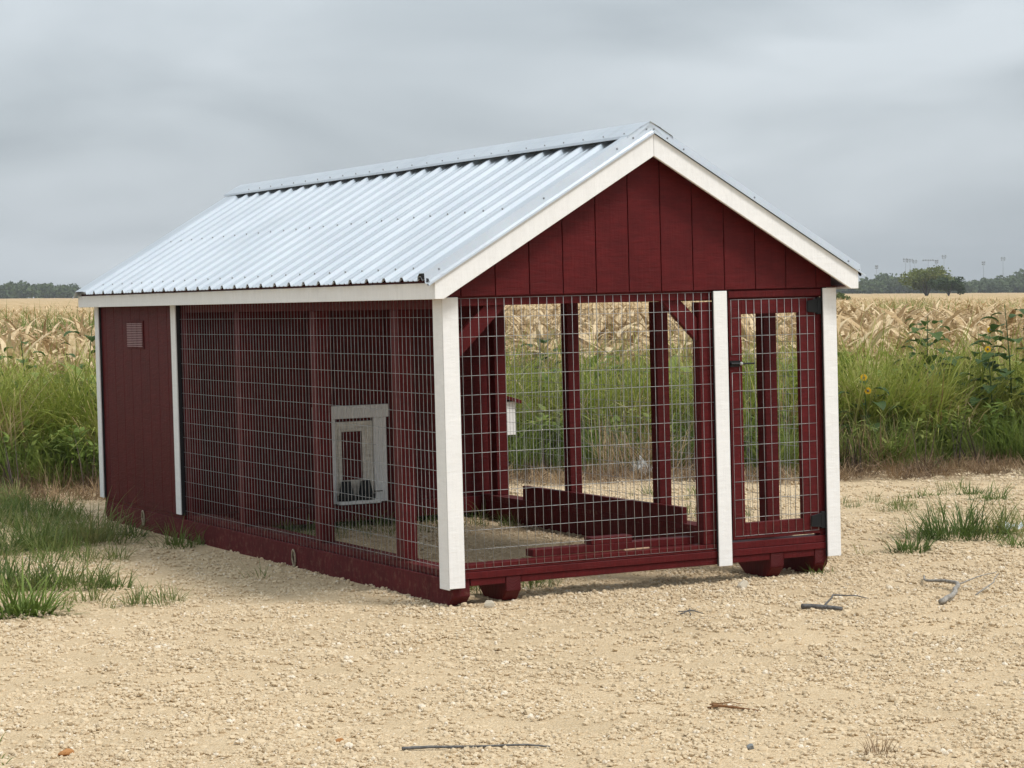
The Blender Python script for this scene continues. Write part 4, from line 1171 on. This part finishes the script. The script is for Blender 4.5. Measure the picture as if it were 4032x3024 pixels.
# straw bits caught on the left sill plate
def sill_straw():
    V, Fc = [], []; r_ = random.Random(4)
    for _ in range(170):
        yy = r_.choice([r_.uniform(20, 60), r_.uniform(90, 165), r_.uniform(100, 150)]); q = kp(r_.uniform(0.5, 3.0), yy, -0.55)
        blade(V, Fc, q.x, q.y, r_.uniform(0, 6.28), r_.uniform(.02, .08), r_.uniform(.002, .004), r_.uniform(0, .6), 2, 0, q.z, r_.uniform(1.0, 1.5))
    o = link('straw_litter', py_mesh('straw_litter', V, Fc, M['straw'])); tag(o, 'bits of straw caught on the sill behind the side mesh', 'straw', None, 'stuff')
sill_straw()

# ------------------------------------------------------------------ far trees, woodland and floodlight masts
M['far_leaf'] = leaf_mat('far_tree_leaf', [(0.2, (0.034, 0.060, 0.020)), (0.5, (0.058, 0.090, 0.030)), (0.85, (0.095, 0.125, 0.045))], 0.25, 0.7, 0.08, 0.3)
M['olive_leaf'] = leaf_mat('olive_tree_leaf', [(0.2, (0.06, 0.088, 0.018)), (0.5, (0.12, 0.15, 0.032)), (0.85, (0.19, 0.20, 0.055))], 0.25, 0.7, 0.3, 0.3)
M['trunk'] = simple('tree_bark', (0.07, 0.055, 0.04), 0.9)
def crown(V, Fc, cx, cy, cz, rx, rz, n, leaf, r_, lobes=7):
    L = [(cx + r_.gauss(0, .45) * rx, cy + r_.gauss(0, .45) * rx, cz + r_.uniform(-.45, .5) * rz, r_.uniform(.35, .6)) for _ in range(lobes)]
    for _ in range(n):
        lx, ly, lz, lr = r_.choice(L)
        v = Vector((r_.gauss(0, 1), r_.gauss(0, 1), r_.gauss(0, 1))).normalized() * (r_.random() ** 0.4)
        p_ = Vector((lx + v.x * rx * lr, ly + v.y * rx * lr, lz + v.z * rz * lr))
        a = Vector((r_.gauss(0, 1), r_.gauss(0, 1), r_.gauss(0, .6))).normalized(); b_ = a.cross(Vector((r_.gauss(0, 1), r_.gauss(0, 1), r_.gauss(0, 1)))).normalized()
        k = leaf * r_.uniform(.6, 1.3); i0 = len(V)
        V += [tuple(p_ - a * k), tuple(p_ + b_ * k * .6), tuple(p_ + a * k), tuple(p_ - b_ * k * .6)]; Fc.append((i0, i0 + 1, i0 + 2, i0 + 3))
def tree(u, s, h, rx, seed, label, m, n=1500, leaf=0.28, trunk_h=0.25, lobes=9):
    r_ = random.Random(seed); x, y = vw(s, at_px(u, s)); z = gz(x, y)
    o = bpy.data.objects.new('field_tree', None); COL.objects.link(o); o.location = (x, y, z); tag(o, label, 'tree')
    bm = bmesh.new(); tube_bm(bm, [(0, 0, 0), (.1, 0, h * trunk_h), (.15, .1, h * .6)], [h * .035, h * .025, h * .01], 7)
    for k in range(5):
        a = k * 1.3 + seed; tube_bm(bm, [(.1, 0, h * trunk_h), (math.cos(a) * rx * .35, math.sin(a) * rx * .35, h * .5), (math.cos(a) * rx * .6, math.sin(a) * rx * .6, h * .7)], [h * .018, h * .012, h * .005], 5)
    me = bm_mesh('trunk', bm); me.materials.append(M['trunk']); link('trunk', me, o)
    V, Fc = [], []; crown(V, Fc, 0, 0, h * 0.58, rx, h * 0.42, n, leaf, r_, lobes)
    link('crown', py_mesh('crown', V, Fc, m), o)
tree(3648, 420, 6.7, 4.0, 1, 'olive green spreading tree in the field below the floodlights', M['olive_leaf'], 4300, 0.27, 0.12, 26)
tree(3734, 400, 4.9, 2.2, 2, 'smaller dark green tree with visible trunks right of the olive one', M['far_leaf'], 2600, 0.22, 0.22, 10)
tree(3316, 190, 1.8, 0.9, 3, 'round green bush in the field just behind the right corner trim', M['olive_leaf'], 900, 0.10, 0.12, 7)
def woods():
    V, Fc = [], []; r_ = random.Random(9)
    def row(u0, u1, s, h0, h1, step):
        u = u0
        while u < u1:
            h = r_.uniform(h0, h1) * (1 + 0.18 * math.sin(u * 0.011) + 0.1 * math.sin(u * .031)); x, y = vw(s + r_.gauss(0, 12), at_px(u, s)); z = gz(x, y)
            crown(V, Fc, x, y, z + h * .5, h * .75, h * .52, 300, 0.85, r_, 7)
            u += step * r_.uniform(.6, 1.4)
    row(-300, 900, 900, 4.6, 6.6, 26); row(-300, 900, 960, 5.2, 7.4, 28)
    row(3100, 4400, 880, 5.6, 7.4, 26); row(3100, 4400, 950, 6.6, 8.6, 28); row(3880, 4400, 930, 8.0, 10.5, 40)
    row(900, 3100, 930, 5.2, 6.8, 40)
    o = link('woodland', py_mesh('woodland', V, Fc, M['far_leaf'])); tag(o, 'dark green far woodland along the horizon behind the crop', 'woodland', None, 'stuff')
woods()
M['mast'] = simple('mast_grey_steel', (0.22, 0.24, 0.25), 0.6, 0.3)
def mast(u, vtop, heads, label, wide=1.0):
    s = 1250.0; x, y = vw(s, at_px(u, s)); z = gz(x, y)
    hv = 1160 - 0.0053 * (u - 100)
    top = CAM.z + (hv - vtop) / FPX * s; h = top - z
    o = bpy.data.objects.new('floodlight_mast', None); COL.objects.link(o); o.location = (x, y, z); tag(o, label, 'floodlight', 'sports floodlights beyond the woodland')
    tube('pole', [(0, 0, 0), (0, 0, h)], [0.20, 0.12], M['mast'], o, 6)
    ax_ = Vector((R2.x, R2.y, 0))
    w = 1.5 * heads * wide / 2
    tube('crossarm', [tuple(ax_ * -w + Vector((0, 0, h - .4))), tuple(ax_ * w + Vector((0, 0, h - .4)))], 0.12, M['mast'], o, 5)
    bm = bmesh.new(); bmesh.ops.create_cone(bm, segments=8, radius1=0.46, radius2=0.25, depth=0.6, cap_ends=True)
    hm = bm_mesh('lamp_head', bm); hm.materials.append(M['mast'])
    for k in range(heads):
        q = ax_ * ((k + .5) / heads * 2 - 1) * w
        for dz in (0.1, -1.1) if heads < 4 else (0.1,):
            link('lamp_head', hm, o, (q.x, q.y, h + dz), (R(60), 0, R(k * 25)))
mast(3453, 1047, 2, 'leftmost floodlight mast, small and alone by the roof corner', .6)
mast(3566, 1020, 2, 'floodlight mast at the left end of the group behind the olive tree')
mast(3584, 1022, 3, 'second floodlight mast from the left of the group behind the olive tree', .8)
mast(3603, 1026, 2, 'third floodlight mast from the left of the group behind the olive tree')
mast(3656, 1024, 5, 'floodlight mast with the widest row of lamps, above the olive tree', .9)
mast(3689, 1026, 2, 'floodlight mast just right of the one with the widest lamp row', .7)
mast(3718, 1007, 2, 'tallest floodlight mast, above the gap between the two field trees')
mast(3873, 1032, 2, 'lone thin floodlight mast, second from the right edge', .7)
mast(3950, 1015, 2, 'lone tall floodlight mast nearest the right edge')

# ------------------------------------------------------------------ damp air over the fields
def haze():
    bm = bmesh.new(); bmesh.ops.create_cube(bm, size=1.0)
    for v in bm.verts:
        s, t, z = 690 + v.co.x * 1640, v.co.y * 3000, (32.0 if v.co.z > 0 else -4.0)
        x, y = vw(s, t); v.co = Vector((x, y, z))
    bmesh.ops.recalc_face_normals(bm, faces=bm.faces)
    me = bm_mesh('haze', bm); m = bpy.data.materials.new('haze_air'); m.use_nodes = True; nt = m.node_tree; nt.nodes.clear()
    out = nt.nodes.new('ShaderNodeOutputMaterial'); v = nt.nodes.new('ShaderNodeVolumePrincipled')
    v.inputs['Color'].default_value = (0.93, 0.96, 1.0, 1); v.inputs['Density'].default_value = 0.0002
    nt.links.new(v.outputs[0], out.inputs['Volume']); me.materials.append(m)
    o = link('haze', me); tag(o, 'thin pale haze in the air over the fields', 'haze', None, 'stuff')
haze()
